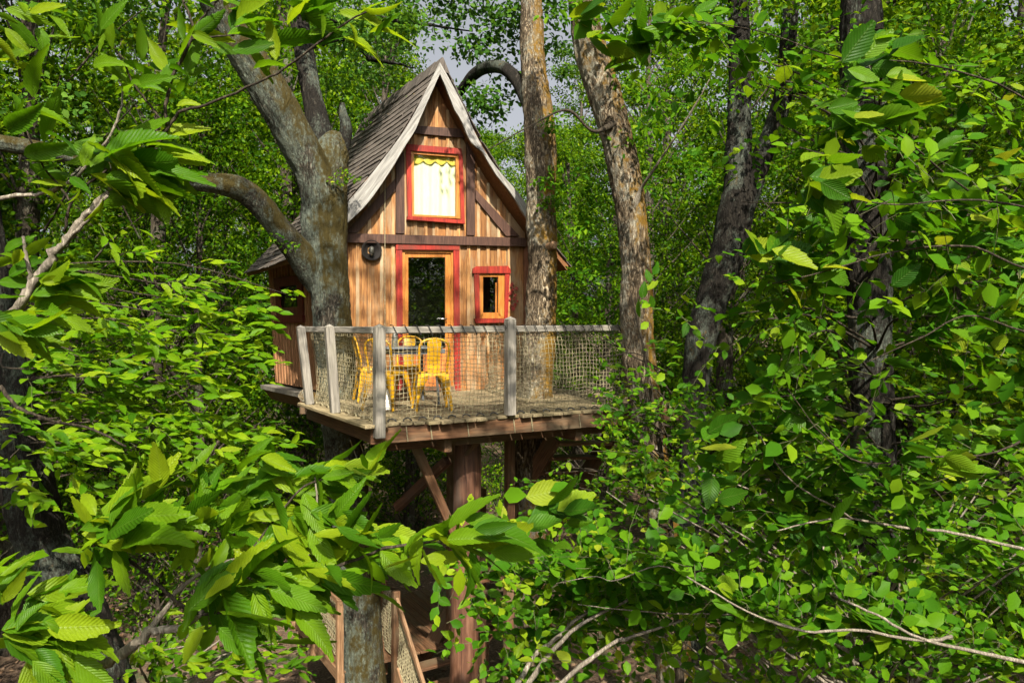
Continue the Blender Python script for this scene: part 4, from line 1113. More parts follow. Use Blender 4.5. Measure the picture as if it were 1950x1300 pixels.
t5 = thing('hornbeam_tree', 'straight dark trunk with grey lichen rising through the leaves on the right', 'tree', P(1665, 1500, 7.6))
trunkmesh('trunk', [row(1680, 1560, 7.6, .26), row(1672, 1200, 7.6, .22), row(1664, 950, 7.6, .205), row(1660, 750, 7.6, .20), row(1656, 560, 7.6, .20), row(1648, 380, 7.6, .195), row(1643, 200, 7.6, .195), row(1640, 60, 7.6, .185), row(1638, -60, 7.6, .17), row(1630, -300, 7.6, .10)], M['bark_dark'], t5, 240, 60, .06, .03, 41)
t6 = thing('chestnut_tree', 'dark leaning trunk with grey lichen at the left photo edge', 'tree', P(210, 1500, 5.6))
trunkmesh('trunk', [row(255, 1560, 5.6, .24), row(190, 1280, 5.6, .20), row(140, 1160, 5.6, .19), row(92, 1050, 5.6, .18), row(58, 950, 5.6, .17), row(35, 850, 5.6, .16), row(15, 740, 5.6, .15), row(-10, 600, 5.6, .14), row(-40, 400, 5.6, .12), row(-70, 100, 5.6, .10), row(-60, -200, 5.6, .05)], M['bark_dark'], t6, 220, 56, .10, .028, 51)

# crowns of those trees, above and around the frame
def crown_for(tree, specs, per, rad, L, base=LO_HO, mat='leaf_horn_m', sp=.8, name='crown'):
    cen = []
    for x, y, D, k in specs:
        c = P(x, y, D)
        for i in range(k): cen.append(tuple(c + Vector((rng.gauss(0, sp), rng.gauss(0, sp), rng.gauss(0, sp * .7)))))
    p_, d_, n_, l_ = crown_np(np.array(cen), per, rad, L); return bake_np(name, p_, d_, n_, l_, base, M[mat], tree)
crown_for(t3, [(1200, -260, 8.6, 12), (1380, -200, 8.2, 10)], 46, .35, .085)
crown_for(t4, [(1400, -60, 13, 14), (1510, -60, 12.5, 12), (1330, 60, 13.4, 8), (1450, 60, 13.6, 8), (1560, 60, 12.6, 8), (1480, 300, 14, 8), (1300, 300, 14, 8)], 60, .45, .10)
crown_for(t5, [(1640, -180, 7.6, 14), (1760, -120, 7.6, 10), (1560, -120, 7.4, 8), (1850, 40, 8.5, 8), (1800, 180, 9, 6)], 46, .35, .085)

# ------------------------------------------------------------------ foreground chestnut, upper left
LV1 = Leaves(); ch1 = thing('chestnut_tree', 'chestnut with broad sunlit leaves and pale twigs in the upper left foreground', 'tree', (-2.75, 1.7, 0))
trunkmesh('trunk', [(-2.75, 1.6, -.2, .22), (-2.72, 1.7, 3, .18), (-2.6, 1.75, 5.0, .16), (-2.75, 1.7, 6.5, .15), (-2.9, 1.4, 9, .13), (-2.8, 1.0, 13, .10), (-2.7, .8, 18, .04)], M['bark_dark'], ch1, 70, 20, .06, .012, 61)
tp, td = Bag(), Bag()
def br(mb, pts, r0, r1): return limb(mb, px(pts), r0, r1, 7)
B1 = br(tp, [(-500, 520, 1.95), (-200, 420, 1.95), (0, 376, 1.9), (72, 370, 1.9), (136, 345, 1.85), (165, 312, 1.85), (205, 266, 1.85), (230, 208, 1.85), (233, 169, 1.85)], .007, .0025)
B2 = br(tp, [(-600, 900, 1.9), (-200, 760, 1.9), (0, 620, 1.88), (44, 569, 1.85), (68, 535, 1.85), (101, 487, 1.85), (126, 456, 1.85), (158, 413, 1.85), (201, 370, 1.85), (216, 352, 1.85)], .017, .008)
br(tp, [(101, 487, 1.85), (130, 455, 1.83), (165, 420, 1.82), (205, 372, 1.82)], .005, .004)
br(tp, [(60, 552, 1.85), (55, 510, 1.83), (44, 450, 1.83)], .006, .004)
B3 = br(td, [(216, 352, 1.85), (260, 300, 1.84), (312, 258, 1.84), (316, 201, 1.84), (330, 144, 1.84), (366, 75, 1.84), (370, 54, 1.84), (348, 0, 1.84), (335, -60, 1.84)], .006, .003)
br(td, [(366, 75, 1.84), (410, 70, 1.82), (445, 68, 1.8)], .0025, .002); br(td, [(372, 50, 1.84), (395, 22, 1.84), (416, 0, 1.84)], .0025, .002)
B4 = br(td, [(312, 256, 1.84), (345, 212, 1.83), (388, 201, 1.82), (474, 165, 1.8), (538, 133, 1.78), (610, 79, 1.76), (664, 40, 1.74), (705, 20, 1.73)], .0045, .002)
br(td, [(312, 235, 1.84), (280, 194, 1.83), (251, 154, 1.82), (237, 122, 1.8), (219, 97, 1.8)], .003, .002)
br(td, [(122, 441, 1.86), (136, 386, 1.85), (172, 348, 1.84), (205, 323, 1.84)], .004, .0035)
br(td, [(136, 386, 1.85), (111, 352, 1.84), (86, 323, 1.83), (68, 287, 1.82), (57, 265, 1.8), (43, 222, 1.8)], .003, .002)
br(td, [(0, 735, 1.9), (30, 772, 1.9), (62, 788, 1.9), (115, 805, 1.95), (170, 815, 2), (240, 850, 2)], .006, .003)
def px_len(n, D): return n / F * D
CL = [  # px, py, D, count, length px, direction (right, depth, up)
 (219, 97, 1.8, 3, 120, (.55, -.1, .75)), (222, 100, 1.8, 3, 105, (1, 0, -.1)), (195, 80, 1.8, 2, 70, (.1, 0, .9)), (238, 125, 1.8, 2, 90, (1, .2, -.35)),
 (331, 110, 1.84, 2, 80, (-.1, 0, 1)), (338, 125, 1.83, 3, 85, (.9, 0, .2)), (326, 165, 1.83, 3, 85, (.8, .1, .35)), (318, 165, 1.83, 2, 80, (.1, 0, .9)), (350, 95, 1.83, 2, 75, (.9, 0, .0)),
 (445, 68, 1.8, 4, 120, (.9, 0, .15)), (445, 66, 1.8, 2, 95, (.35, 0, .9)), (465, 75, 1.79, 3, 95, (.9, 0, -.15)), (495, 112, 1.79, 3, 85, (.55, 0, .4)),
 (561, 45, 1.78, 3, 130, (.95, 0, .25)), (561, 48, 1.78, 3, 120, (.95, 0, -.05)), (560, 20, 1.78, 2, 90, (.5, 0, .8)), (612, 62, 1.76, 3, 110, (.9, 0, .2)), (660, 42, 1.74, 4, 110, (.8, 0, -.15)), (640, 50, 1.74, 2, 100, (.2, 0, -.9)), (690, 25, 1.74, 4, 90, (1, 0, .2)),
 (350, 15, 1.84, 3, 85, (.9, 0, .1)), (375, 45, 1.84, 2, 80, (.7, 0, .5)), (420, 0, 1.84, 3, 90, (.9, 0, .1)),
 (48, 232, 1.8, 4, 110, (.65, 0, .7)), (58, 262, 1.8, 4, 120, (.98, 0, .15)), (62, 275, 1.8, 3, 100, (.9, 0, -.25)), (112, 330, 1.83, 3, 75, (.9, 0, -.05)), (98, 330, 1.83, 1, 80, (.95, 0, .0)),
 (208, 300, 1.84, 4, 110, (.5, 0, .8)), (212, 300, 1.84, 5, 150, (1, 0, .1)), (210, 322, 1.84, 5, 140, (1, 0, -.1)), (215, 345, 1.84, 5, 130, (1, 0, -.05)), (225, 345, 1.84, 4, 150, (.98, -.1, .25)), (205, 330, 1.84, 3, 75, (-.1, 0, -.7)), (285, 275, 1.84, 5, 120, (.95, 0, .0)), (300, 300, 1.84, 4, 100, (.95, 0, -.1)), (190, 375, 1.84, 3, 70, (.3, 0, -.8)), (260, 330, 1.84, 4, 140, (1, 0, -.2)), (160, 350, 1.84, 2, 60, (.8, 0, -.3)),
 (233, 175, 1.85, 4, 80, (.85, 0, .1)), (190, 290, 1.85, 3, 70, (.4, 0, .8)),
 (15, 585, 1.83, 5, 150, (1, -.1, .05)), (30, 600, 1.8, 4, 170, (.97, -.2, .08)), (60, 555, 1.84, 5, 110, (1, 0, .1)), (10, 640, 1.85, 5, 110, (.9, 0, -.2)), (0, 540, 1.84, 5, 110, (.9, 0, .4)), (70, 530, 1.84, 4, 100, (.9, 0, .2)), (90, 590, 1.84, 5, 100, (1, 0, -.1)), (-10, 600, 1.8, 4, 120, (.7, 0, -.4)), (20, 500, 1.84, 4, 80, (.8, 0, .5)), (100, 540, 1.84, 5, 110, (1, 0, .1)),
 (0, 50, 2.3, 6, 80, (.8, 0, -.1)), (40, 20, 2.4, 6, 75, (.9, 0, -.2)), (90, 30, 2.6, 6, 70, (.9, 0, -.3)), (10, 110, 2.6, 5, 70, (.9, 0, 0)),
]
for x, y, D, n, lp_, d in CL: LV1.cluster(P(x, y, D), n, px_len(lp_, D) * .9, d, .66)
# unseen upper limbs of this tree, added to dapple the cabin front
for i in range(40):
    c = Vector((rng.gauss(0, 1.0), rng.uniform(-.5, 2.5), 0)); c.z = rng.uniform(4.9, 7.0) + (11.0 - c.y) * .95; o_ = Vector((-2.8, 1.0, c.z - 1.2))
    limb(td, [o_, c.lerp(o_, .5) + rv(.1) + ZZ * .2, c], .03, .006, 5, 7)
    for j in range(2): LV1.spray(c + rv(.45), rv() + Vector((.3, 0, 0)), .55, 10, .16, .3)
for i in range(9):  # unseen limbs over the viewpoint, added to dapple the lower left leaves
    c = Vector((rng.uniform(-.7, 1.0), rng.uniform(-1.6, -.8), rng.uniform(7.4, 8.3))); o_ = Vector((-2.9, 1.3, c.z + .3))
    limb(td, [o_, c.lerp(o_, .5) + rv(.08) + ZZ * .15, c], .012, .004, 5, 7)
    for j in range(2): LV1.spray(c + rv(.16), rv() + Vector((.5, 0, 0)), .4, 8, .16, .3)
LV1.emit(ch1, CH_ME, LO_CH, M['leaf_chest_m'], 230)
tp.build('branch', M['twig_pale'], ch1, True); td.build('twig', M['twig_dark'], ch1, True)

# ------------------------------------------------------------------ foreground chestnut, lower left
LV2 = Leaves(); ch2 = thing('chestnut_tree', 'chestnut with large toothed leaves fanning across the lower left foreground', 'tree', (-2.3, 1.0, 0))
trunkmesh('trunk', [(-2.3, .9, -.2, .15), (-2.2, 1.0, 2, .12), (-2.1, 1.1, 4, .10), (-2.3, 1.1, 5.4, .07), (-2.5, .9, 7, .03)], M['bark_dark'], ch2, 40, 16, .06, .01, 62)
tg, td = Bag(), Bag()
def lb(pts, r0, r1, mb=None): return limb(mb or tg, px(pts), r0, r1, 8)
lb([(-900, 1700, 1.55), (-300, 1450, 1.6), (60, 1310, 1.6), (155, 1281, 1.6), (207, 1255, 1.6), (251, 1230, 1.6), (288, 1200, 1.6), (325, 1200, 1.6), (354, 1189, 1.6), (385, 1165, 1.58)], .020, .006)
lb([(288, 1200, 1.6), (321, 1152, 1.6), (340, 1123, 1.6), (400, 1080, 1.58), (470, 1060, 1.56)], .007, .003)
lb([(240, 1060, 1.55), (281, 1093, 1.57), (321, 1130, 1.58), (373, 1167, 1.58), (430, 1160, 1.57), (500, 1120, 1.56), (590, 1095, 1.55), (685, 1063, 1.54), (726, 1046, 1.53), (796, 1034, 1.52), (860, 1028, 1.5)], .004, .003, td)
lb([(240, 1060, 1.55), (215, 1020, 1.53), (205, 1000, 1.52)], .003, .002, td)
lb([(400, 1080, 1.58), (430, 1020, 1.6), (428, 960, 1.62)], .003, .002, tg); lb([(560, 1098, 1.56), (600, 1030, 1.6), (603, 960, 1.62), (600, 905, 1.63)], .003, .002, tg)
lb([(470, 1060, 1.56), (530, 980, 1.6), (580, 925, 1.62), (640, 905, 1.63)], .003, .002, td)
lb([(110, 1296, 1.58), (80, 1265, 1.55), (55, 1230, 1.52), (30, 1190, 1.5)], .004, .003, td)
CL2 = [
 (205, 1000, 1.52, 4, 200, (.98, -.1, .1)), (208, 1005, 1.52, 4, 190, (1, 0, -.12)), (215, 990, 1.52, 4, 150, (.75, 0, .65)), (200, 1000, 1.52, 3, 90, (-.1, 0, .9)), (210, 1020, 1.52, 3, 110, (.35, 0, -.9)), (230, 1010, 1.53, 4, 180, (1, 0, .15)), (195, 985, 1.52, 2, 80, (-.2, 0, -.5)),
 (375, 985, 1.58, 4, 120, (.65, 0, .7)), (385, 960, 1.6, 3, 100, (.75, 0, .6)), (380, 930, 1.62, 3, 105, (.5, 0, .85)), (430, 965, 1.62, 5, 130, (.95, 0, .15)), (428, 955, 1.62, 3, 90, (.2, 0, .7)), (440, 1000, 1.6, 4, 140, (1, -.1, -.05)),
 (500, 890, 1.66, 4, 130, (.95, 0, .25)), (490, 900, 1.66, 3, 110, (.55, 0, .8)), (530, 900, 1.66, 4, 130, (1, 0, .1)), (560, 930, 1.64, 4, 130, (1, 0, .15)), (600, 905, 1.64, 5, 120, (.9, 0, .35)), (640, 905, 1.63, 4, 115, (.9, 0, .1)), (625, 925, 1.63, 4, 110, (.95, 0, -.2)), (670, 920, 1.62, 3, 90, (.7, 0, .6)),
 (490, 990, 1.58, 4, 150, (.5, 0, -.8)), (520, 985, 1.58, 4, 160, (.75, 0, -.6)), (550, 960, 1.58, 3, 150, (.35, 0, -.9)), (590, 985, 1.57, 4, 140, (.6, 0, -.65)), (640, 1005, 1.55, 3, 150, (.7, 0, .55)), (680, 1000, 1.55, 4, 120, (.6, 0, -.5)), (600, 1060, 1.55, 4, 150, (.95, -.1, .1)), (690, 1060, 1.54, 3, 100, (.9, 0, .1)), (760, 1040, 1.53, 3, 90, (.4, 0, -.7)), (780, 1030, 1.53, 3, 110, (.6, 0, .6)),
 (400, 1110, 1.57, 3, 120, (.45, 0, .85)), (365, 1090, 1.57, 3, 120, (.25, 0, .8)), (420, 1120, 1.56, 4, 150, (.75, 0, .6)), (440, 1130, 1.54, 4, 190, (.97, -.15, -.2)), (470, 1150, 1.53, 4, 170, (1, -.1, -.12)), (425, 1150, 1.55, 2, 130, (.3, 0, -.95)), (400, 1160, 1.56, 2, 80, (-.3, 0, -.8)), (500, 1120, 1.55, 4, 130, (.9, 0, .2)), (520, 1120, 1.54, 3, 140, (.7, 0, -.65)), (480, 1075, 1.56, 3, 120, (.9, 0, .3)),
 (590, 1100, 1.55, 1, 120, (.75, 0, -.65)), (640, 1090, 1.54, 1, 120, (.8, 0, -.5)), (690, 1060, 1.53, 1, 120, (.8, 0, -.45)), (560, 1100, 1.55, 2, 90, (.2, 0, -.9)),
 (850, 1028, 1.5, 3, 165, (1, -.05, .2)), (850, 1030, 1.5, 3, 150, (1, 0, -.15)), (830, 1030, 1.5, 2, 110, (.1, 0, -.9)), (870, 1020, 1.5, 3, 140, (.95, 0, .0)),
 (30, 1190, 1.5, 5, 180, (1, -.1, .05)), (40, 1200, 1.5, 4, 190, (1, 0, -.1)), (60, 1180, 1.5, 4, 160, (.9, 0, .35)), (20, 1170, 1.5, 4, 110, (.4, 0, .8)), (80, 1215, 1.5, 4, 150, (1, 0, -.2)), (0, 1130, 1.55, 4, 100, (.7, 0, .5)), (-10, 1100, 1.6, 4, 90, (.8, 0, .3)),
]
for x, y, D, n, lp_, d in CL2: LV2.cluster(P(x, y, D), n + 3, px_len(lp_, D) * .84, d, .6, .6)
LV2.emit(ch2, CH_ME, LO_CH, M['leaf_chest_m'], 300)
tg.build('branch', M['twig_pale'], ch2, True); td.build('twig', M['twig_dark'], ch2, True)

# ------------------------------------------------------------------ leafy young trees: limbs with sprays
def leafy_tree(tree, trunk_pt, targets, L, base, meshes, mass, keep, sp_per=7, nleaf=8, splen=.45, jit=.35, r0=.02, twmat='twig_dark', wind=.45, nrm=.55, follow=True):
    LV = Leaves(); lm, tw = Bag(), MB()
    for tg_ in targets:
        q = P(*tg_[:3]); cnt = tg_[3] if len(tg_) > 3 else sp_per
        p = Vector(trunk_pt(q)) if callable(trunk_pt) else Vector(trunk_pt)
        mid = p.lerp(q, .5) + ZZ * rng.uniform(-.1, .3) * (q - p).length * .3 + rv(.08)
        pts = limb(lm, [p, mid, q], r0, .004, 5, 9)
        for i in range(cnt):
            t = .35 + .65 * (i + rng.random()) / cnt; b = pts[min(8, int(t * 8))] if rng.random() < .5 else q
            b = b.lerp(q, rng.random() * .5) + Vector((rng.gauss(0, jit), rng.gauss(0, jit), rng.gauss(0, jit * .75)))
            d = (q - p).normalized() * .5 + rv(.5) + WIND * .4; d.z *= .5
            LV.spray(b, d, splen * rng.uniform(.6, 1.2), nleaf, L, wind, nrm, tw, .0022)
    LV.emit(tree, meshes, base, M[mass], keep)
    lm.build('branch', M[twmat], tree, True); tag(tw.build('twigs', M['twig_green'], tree, True, recalc=False), kind='stuff')

# left middle chestnut (belongs to the leaning trunk at the left edge)
tl = []
for x0, y0, D in [(430, 560, 6.2), (500, 590, 6.5), (545, 560, 6.8), (380, 610, 6.0), (330, 660, 5.8), (420, 660, 6.2), (470, 640, 6.4), (250, 640, 5.4), (200, 690, 5.2), (300, 730, 5.6), (380, 730, 6.0), (440, 760, 6.2), (330, 800, 5.6), (240, 780, 5.4), (400, 820, 6.2), (280, 850, 5.6), (160, 600, 5), (180, 760, 5), (110, 700, 4.8), (90, 830, 4.8), (150, 880, 5.2), (230, 900, 5.4), (60, 930, 4.6), (20, 870, 4.4), (460, 830, 6.6), (340, 880, 6)]:
    tl.append((x0, y0, D))
leafy_tree(t6, lambda q: P(10, 700, 5.6) + ZZ * ((q.z - 5.6) * 1.1 - .1 + rng.uniform(-.3, .3)), tl, .145, LO_CH, CH_ME, 'leaf_chest_m', 300, 9, 8, .40, .26, .010, 'twig_dark')
# low chestnut saplings, lower left
sp1 = thing('chestnut_sapling', 'bright young chestnut growing from the forest floor at the lower left', 'tree', (-3.0, 6.6, 0))
trunkmesh('trunk', [(-3.3, 6.4, -.1, .05), (-3.2, 6.4, 1.2, .04), (-3.1, 6.3, 2.6, .03), (-3.0, 6.3, 3.6, .012)], M['bark_bg'], sp1, 24, 10, .05, 0, 71)
leafy_tree(sp1, lambda q: Vector((-3.15, 6.35, max(.8, q.z - .5))), [(330, 1150, 6.3), (380, 1180, 6.2), (440, 1200, 6.2), (350, 1230, 6), (420, 1250, 6), (500, 1250, 6.2), (300, 1260, 6), (540, 1220, 6.3), (380, 1290, 5.9), (470, 1180, 6.4), (270, 1200, 6.2)], .135, LO_CH, CH_ME, 'leaf_chest_m', 200, 6, 8, .38, .20, .012, 'twig_pale', nrm=.7)

# ------------------------------------------------------------------ right foreground hornbeam
hb = thing('hornbeam_tree', 'hornbeam with pale branches and ribbed leaves filling the right foreground', 'tree', (3.6, 3.2, 0))
trunkmesh('trunk', [(3.6, 3.1, -.2, .2), (3.5, 3.2, 3, .17), (3.4, 3.2, 5.5, .15), (3.5, 3.1, 8, .13), (3.5, 2.6, 12, .10), (3.3, 2.2, 18, .04)], M['bark_dark'], hb, 60, 18, .06, .012, 81)
LVh = Leaves(); tp, tw = Bag(), MB()
HB = []
tk = Bag()
def hbr(pts, r0, r1): HB.append(limb(tp if len(HB) < 6 else tk, px(pts), r0 * .52, r1 * .55, 7))
hbr([(2350, 1380, 3.3), (2100, 1290, 3.3), (1950, 1260, 3.2), (1863, 1242, 3.2), (1752, 1214, 3.15), (1675, 1173, 3.1), (1600, 1140, 3.05)], .026, .008)
hbr([(1812, 1211, 3.2), (1752, 1219, 3.15), (1630, 1199, 3.1), (1533, 1201, 3.0), (1432, 1168, 2.95), (1350, 1122, 2.9)], .016, .006)
hbr([(2350, 1150, 3.2), (2100, 1090, 3.2), (1950, 1046, 3.1), (1812, 1013, 3.05), (1711, 1003, 3.0), (1625, 988, 3.0), (1548, 993, 2.95), (1480, 1010, 2.9)], .018, .005)
hbr([(1625, 988, 3.0), (1589, 965, 2.95), (1533, 934, 2.9), (1487, 894, 2.85), (1452, 838, 2.8), (1425, 800, 2.8)], .008, .004)
hbr([(1533, 1201, 3.0), (1440, 1175, 3.1), (1350, 1168, 3.2), (1284, 1168, 3.3), (1183, 1160, 3.4), (1100, 1150, 3.5)], .010, .004)
hbr([(1350, 1122, 2.9), (1259, 1077, 3.1), (1172, 1105, 3.2), (1132, 1097, 3.3), (1060, 1110, 3.4)], .007, .003)
hbr([(2300, 700, 3.2), (2050, 780, 3.0), (1900, 860, 2.9), (1760, 870, 2.8), (1640, 880, 2.7), (1560, 820, 2.6), (1500, 740, 2.6)], .012, .003)
hbr([(2300, 500, 3), (2050, 480, 2.8), (1900, 400, 2.7), (1800, 330, 2.6), (1700, 250, 2.5), (1600, 220, 2.5)], .012, .003)
hbr([(2300, 300, 3), (2050, 240, 2.8), (1900, 160, 2.7), (1750, 120, 2.7), (1600, 110, 2.7), (1450, 60, 2.7), (1320, 40, 2.7)], .010, .003)
hbr([(2250, 620, 2.6), (2000, 640, 2.5), (1850, 600, 2.4), (1760, 640, 2.4), (1650, 690, 2.4)], .009, .003)
hbr([(2250, 560, 2.4), (1980, 520, 2.3), (1850, 470, 2.3), (1700, 480, 2.3), (1560, 520, 2.3), (1470, 540, 2.3)], .009, .003)
hbr([(2250, 420, 2.4), (2000, 400, 2.3), (1850, 380, 2.2), (1700, 390, 2.2), (1600, 370, 2.2)], .009, .003)
# stems rising from below, bottom middle
st2 = [[(900, 1500, 3.6), (1000, 1275, 3.6), (1050, 1224, 3.6), (1101, 1178, 3.6), (1167, 1137, 3.6), (1230, 1090, 3.6)], [(960, 1400, 3.5), (1010, 1295, 3.5), (1086, 1203, 3.5), (1198, 1140, 3.5), (1260, 1100, 3.5)], [(980, 1400, 3.4), (1076, 1295, 3.4), (1162, 1229, 3.4), (1228, 1204, 3.4), (1300, 1180, 3.4)]]
for q in HB:
    n = len(q)
    for i in range(n):
        p = q[i]
        if p.x / p.y * F + CX > 2100: continue
        for k in range(3 if i > n * .3 else 2):
            d = (q[min(i + 1, n - 1)] - q[max(i - 1, 0)]).normalized() * .4 + rv(.7) + WIND * .35; d.y = abs(d.y) + .25
            LVh.spray(p + Vector((rng.gauss(0, .04), .07, rng.gauss(0, .04))), d, rng.uniform(.18, .42), rng.randint(5, 9), rng.uniform(.06, .10), .35, .6, tw, .0016)
# wind-tossed bunches with larger leaves
for x, y, D, n, lp_ in [(1530, 340, 2.2, 9, 95), (1560, 365, 2.2, 6, 90), (1450, 490, 2.3, 8, 95), (1490, 510, 2.3, 6, 90), (1600, 230, 2.4, 8, 100), (1660, 235, 2.4, 8, 100), (1660, 120, 2.5, 8, 90), (1620, 150, 2.5, 6, 90), (1200, 60, 2.9, 8, 85), (1130, 70, 2.9, 8, 85), (1170, 110, 3, 7, 80), (1090, 40, 3, 7, 80), (1260, 40, 2.9, 7, 80), (1330, 40, 2.9, 7, 80), (1690, 190, 2.4, 6, 90), (1720, 420, 2.2, 4, 80), (1680, 560, 2.3, 6, 75), (1560, 545, 2.3, 5, 75), (1880, 320, 2.2, 5, 70), (1900, 600, 2.2, 6, 80), (1860, 660, 2.3, 6, 75), (1880, 760, 2.3, 4, 75), (1790, 880, 2.4, 6, 80), (1720, 860, 2.5, 6, 75), (1600, 1010, 2.5, 3, 85), (1440, 760, 2.5, 4, 60), (1000, 970, 2.1, 4, 95), (1050, 980, 2.1, 5, 95), (1030, 1010, 2.1, 5, 95), (1340, 830, 2.5, 3, 70), (1345, 870, 2.5, 4, 80), (1360, 940, 2.6, 5, 70)]:
    LVh.cluster(P(x, y, D), n, px_len(lp_, D) * .88, (.9, 0, rng.uniform(-.2, .3)), .75, .5)
# high crown
for i in range(14):
    a = rng.uniform(0, math.tau); r_ = rng.uniform(.6, 3.0); z = rng.uniform(10.5, 17)
    c = Vector((6.4 + math.cos(a) * r_, 2.0 + math.sin(a) * r_, z)); limb(tp, [Vector((3.45, 2.5, z - .8)), c.lerp(Vector((3.45, 2.5, z)), .5) + rv(.1), c], .025, .006, 5, 7)
    for j in range(5): LVh.spray(c + rv(.35), rv() + Vector((.3, 0, 0)), .5, 12, .11, .3)
for i in range(28):  # unseen limbs added to shade the deck front
    c = Vector((rng.uniform(-.5, 3.4), rng.uniform(-.4, 1.6), rng.uniform(11.4, 13.6))); limb(tp, [Vector((3.45, 2.6, c.z - 1.5)), c.lerp(Vector((3.45, 2.5, c.z)), .5) + rv(.1), c], .03, .006, 5, 7)
    for j in range(5): LVh.spray(c + rv(.3), rv() + Vector((.3, 0, 0)), .5, 12, .125, .3)
for i in range(8):  # unseen limbs added to dapple the right foreground
    c = Vector((rng.uniform(.8, 3.4), rng.uniform(-1.2, .8), rng.uniform(7.8, 10.5))); o_ = Vector((3.5, 3.0, c.z - .3))
    limb(tp, [o_, c.lerp(o_, .5) + rv(.08) + ZZ * .15, c], .014, .004, 5, 7)
    for j in range(4): LVh.spray(c + rv(.2), rv() + Vector((.3, 0, 0)), .4, 10, .10, .3)
tk.build('bough', M['twig_dark'], hb, True)
LVh.emit(hb, HO_ME, LO_HO, M['leaf_horn_m'], 300)
tp.build('branch', M['twig_pale'], hb, True); tag(tw.build('twigs', M['twig_green'], hb, True, recalc=False), kind='stuff')

hb2 = thing('hornbeam_sapling', 'sunlit hornbeam sapling with bare pale stems at the bottom middle', 'tree', P(960, 1500, 3.6) * 1 - Vector((0, 0, 3)))
LVs = Leaves(); tp, tw = Bag(), MB()
for i, s_ in enumerate(st2):
    pts = px(s_); g0 = Vector((pts[0].x - .3, pts[0].y, .0)); q = limb(tp, [g0, g0.lerp(pts[0], .6)] + pts, .022, .005, 7)
    for j, p in enumerate(q[6:]):
        for k in range(2): LVs.spray(p + rv(.12) + Vector((0, .22, 0)), rv(.7) + WIND * .4 + Vector((0, .5, 0)), rng.uniform(.2, .4), 7, .075, .3, .7, tw, .0016)
for x, y, D in [(900, 1080, 3.8), (950, 1060, 3.8), (1000, 1090, 3.8), (930, 1130, 3.7), (1050, 1080, 3.8), (1100, 1060, 3.8), (870, 1060, 3.8), (980, 1150, 3.6), (1150, 1060, 3.7), (920, 1180, 3.7), (900, 1240, 3.7), (1000, 1220, 3.7)]:
    p0 = P(x, y, D)
    for k in range(7): LVs.spray(p0 + rv(.13), rv(.7) + WIND * .4, rng.uniform(.2, .35), 7, .075, .3, .75, tw, .0016)
LVs.emit(hb2, HO_ME, LO_HO, M['leaf_horn_m'], 300)
tp.build('branch', M['twig_pale'], hb2, True); tag(tw.build('twigs', M['twig_green'], hb2, True, recalc=False), kind='stuff')

# ------------------------------------------------------------------ right middle distance: leaves round the dark trunks
tr = []
for i in range(68):
    x = rng.uniform(1330, 2000); y = rng.uniform(20, 1120); tr.append((x, y, rng.uniform(4.4, 7.4)))
leafy_tree(t5, lambda q: P(1655, 500, 7.6) * 0 + Vector((3.72, 7.5, q.z - .3)), tr, .095, LO_HO, HO_ME, 'leaf_horn_m', 300, 7, 8, .42, .34, .016, 'twig_dark', nrm=.5)
# lower right shrub mass
sb = thing('hornbeam_shrub', 'dense green hornbeam shrub low at the right between the trunks', 'shrub', (2.6, 5.2, 0))
tr = []
for i in range(60):
    x = rng.uniform(1150, 2000); y = rng.uniform(860, 1330); tr.append((x, y, rng.uniform(3.8, 6.2)))
leafy_tree(sb, lambda q: Vector((2.6, 5.4, max(.3, q.z - 1.2))), tr, .08, LO_HO, HO_ME, 'leaf_horn_m', 250, 8, 8, .40, .30, .016, 'twig_pale', nrm=.5)
# small tree in front of the right end of the deck
sv = thing('young_maple', 'small leafed young tree in front of the deck right end', 'tree', (1.6, 6.9, 0))
trunkmesh('trunk', [(1.7, 7.1, -.1, .06), (1.62, 7.0, 2, .045), (1.5, 6.9, 4, .03), (1.25, 6.8, 5.6, .015), (1.1, 6.8, 6.3, .006)], M['twig_dark'], sv, 40, 10, .05, 0, 91)
leafy_tree(sv, lambda q: Vector((1.5, 6.9, max(1, q.z - .35))), [(1150, 680, 6.8), (1170, 720, 6.7), (1140, 745, 6.8), (1180, 790, 6.6), (1170, 830, 6.6), (1210, 840, 6.5), (1190, 880, 6.5), (1230, 900, 6.5), (1120, 900, 6.6), (1070, 920, 6.6), (1100, 960, 6.6), (1160, 950, 6.5), (1030, 950, 6.6), (1200, 960, 6.4), (1250, 860, 6.4), (1150, 640, 6.9), (1090, 890, 6.7), (1040, 900, 6.7), (1160, 770, 6.7), (1150, 805, 6.6), (1205, 765, 6.7), (1135, 835, 6.6), (1245, 800, 6.5), (1265, 745, 6.6), (1285, 830, 6.4), (1230, 930, 6.4), (1270, 900, 6.3)], .078, LO_HO, HO_ME, 'leaf_horn_m', 260, 7, 8, .30, .15, .010, 'twig_dark', nrm=.6)
# leafy boughs across the top middle and right
crown_for(t3, [(1120, 40, 8, 5), (1230, 60, 8, 5), (1300, 130, 8.4, 6), (1260, 230, 8.2, 5), (1290, 320, 8.4, 5), (1110, 330, 9.3, 5), (1130, 420, 9.5, 6), (1130, 520, 9.6, 6), (1110, 580, 9.8, 5), (1290, 740, 8.2, 4)], 40, .28, .095, LO_CH, 'leaf_horn_m', .22, 'side_foliage')

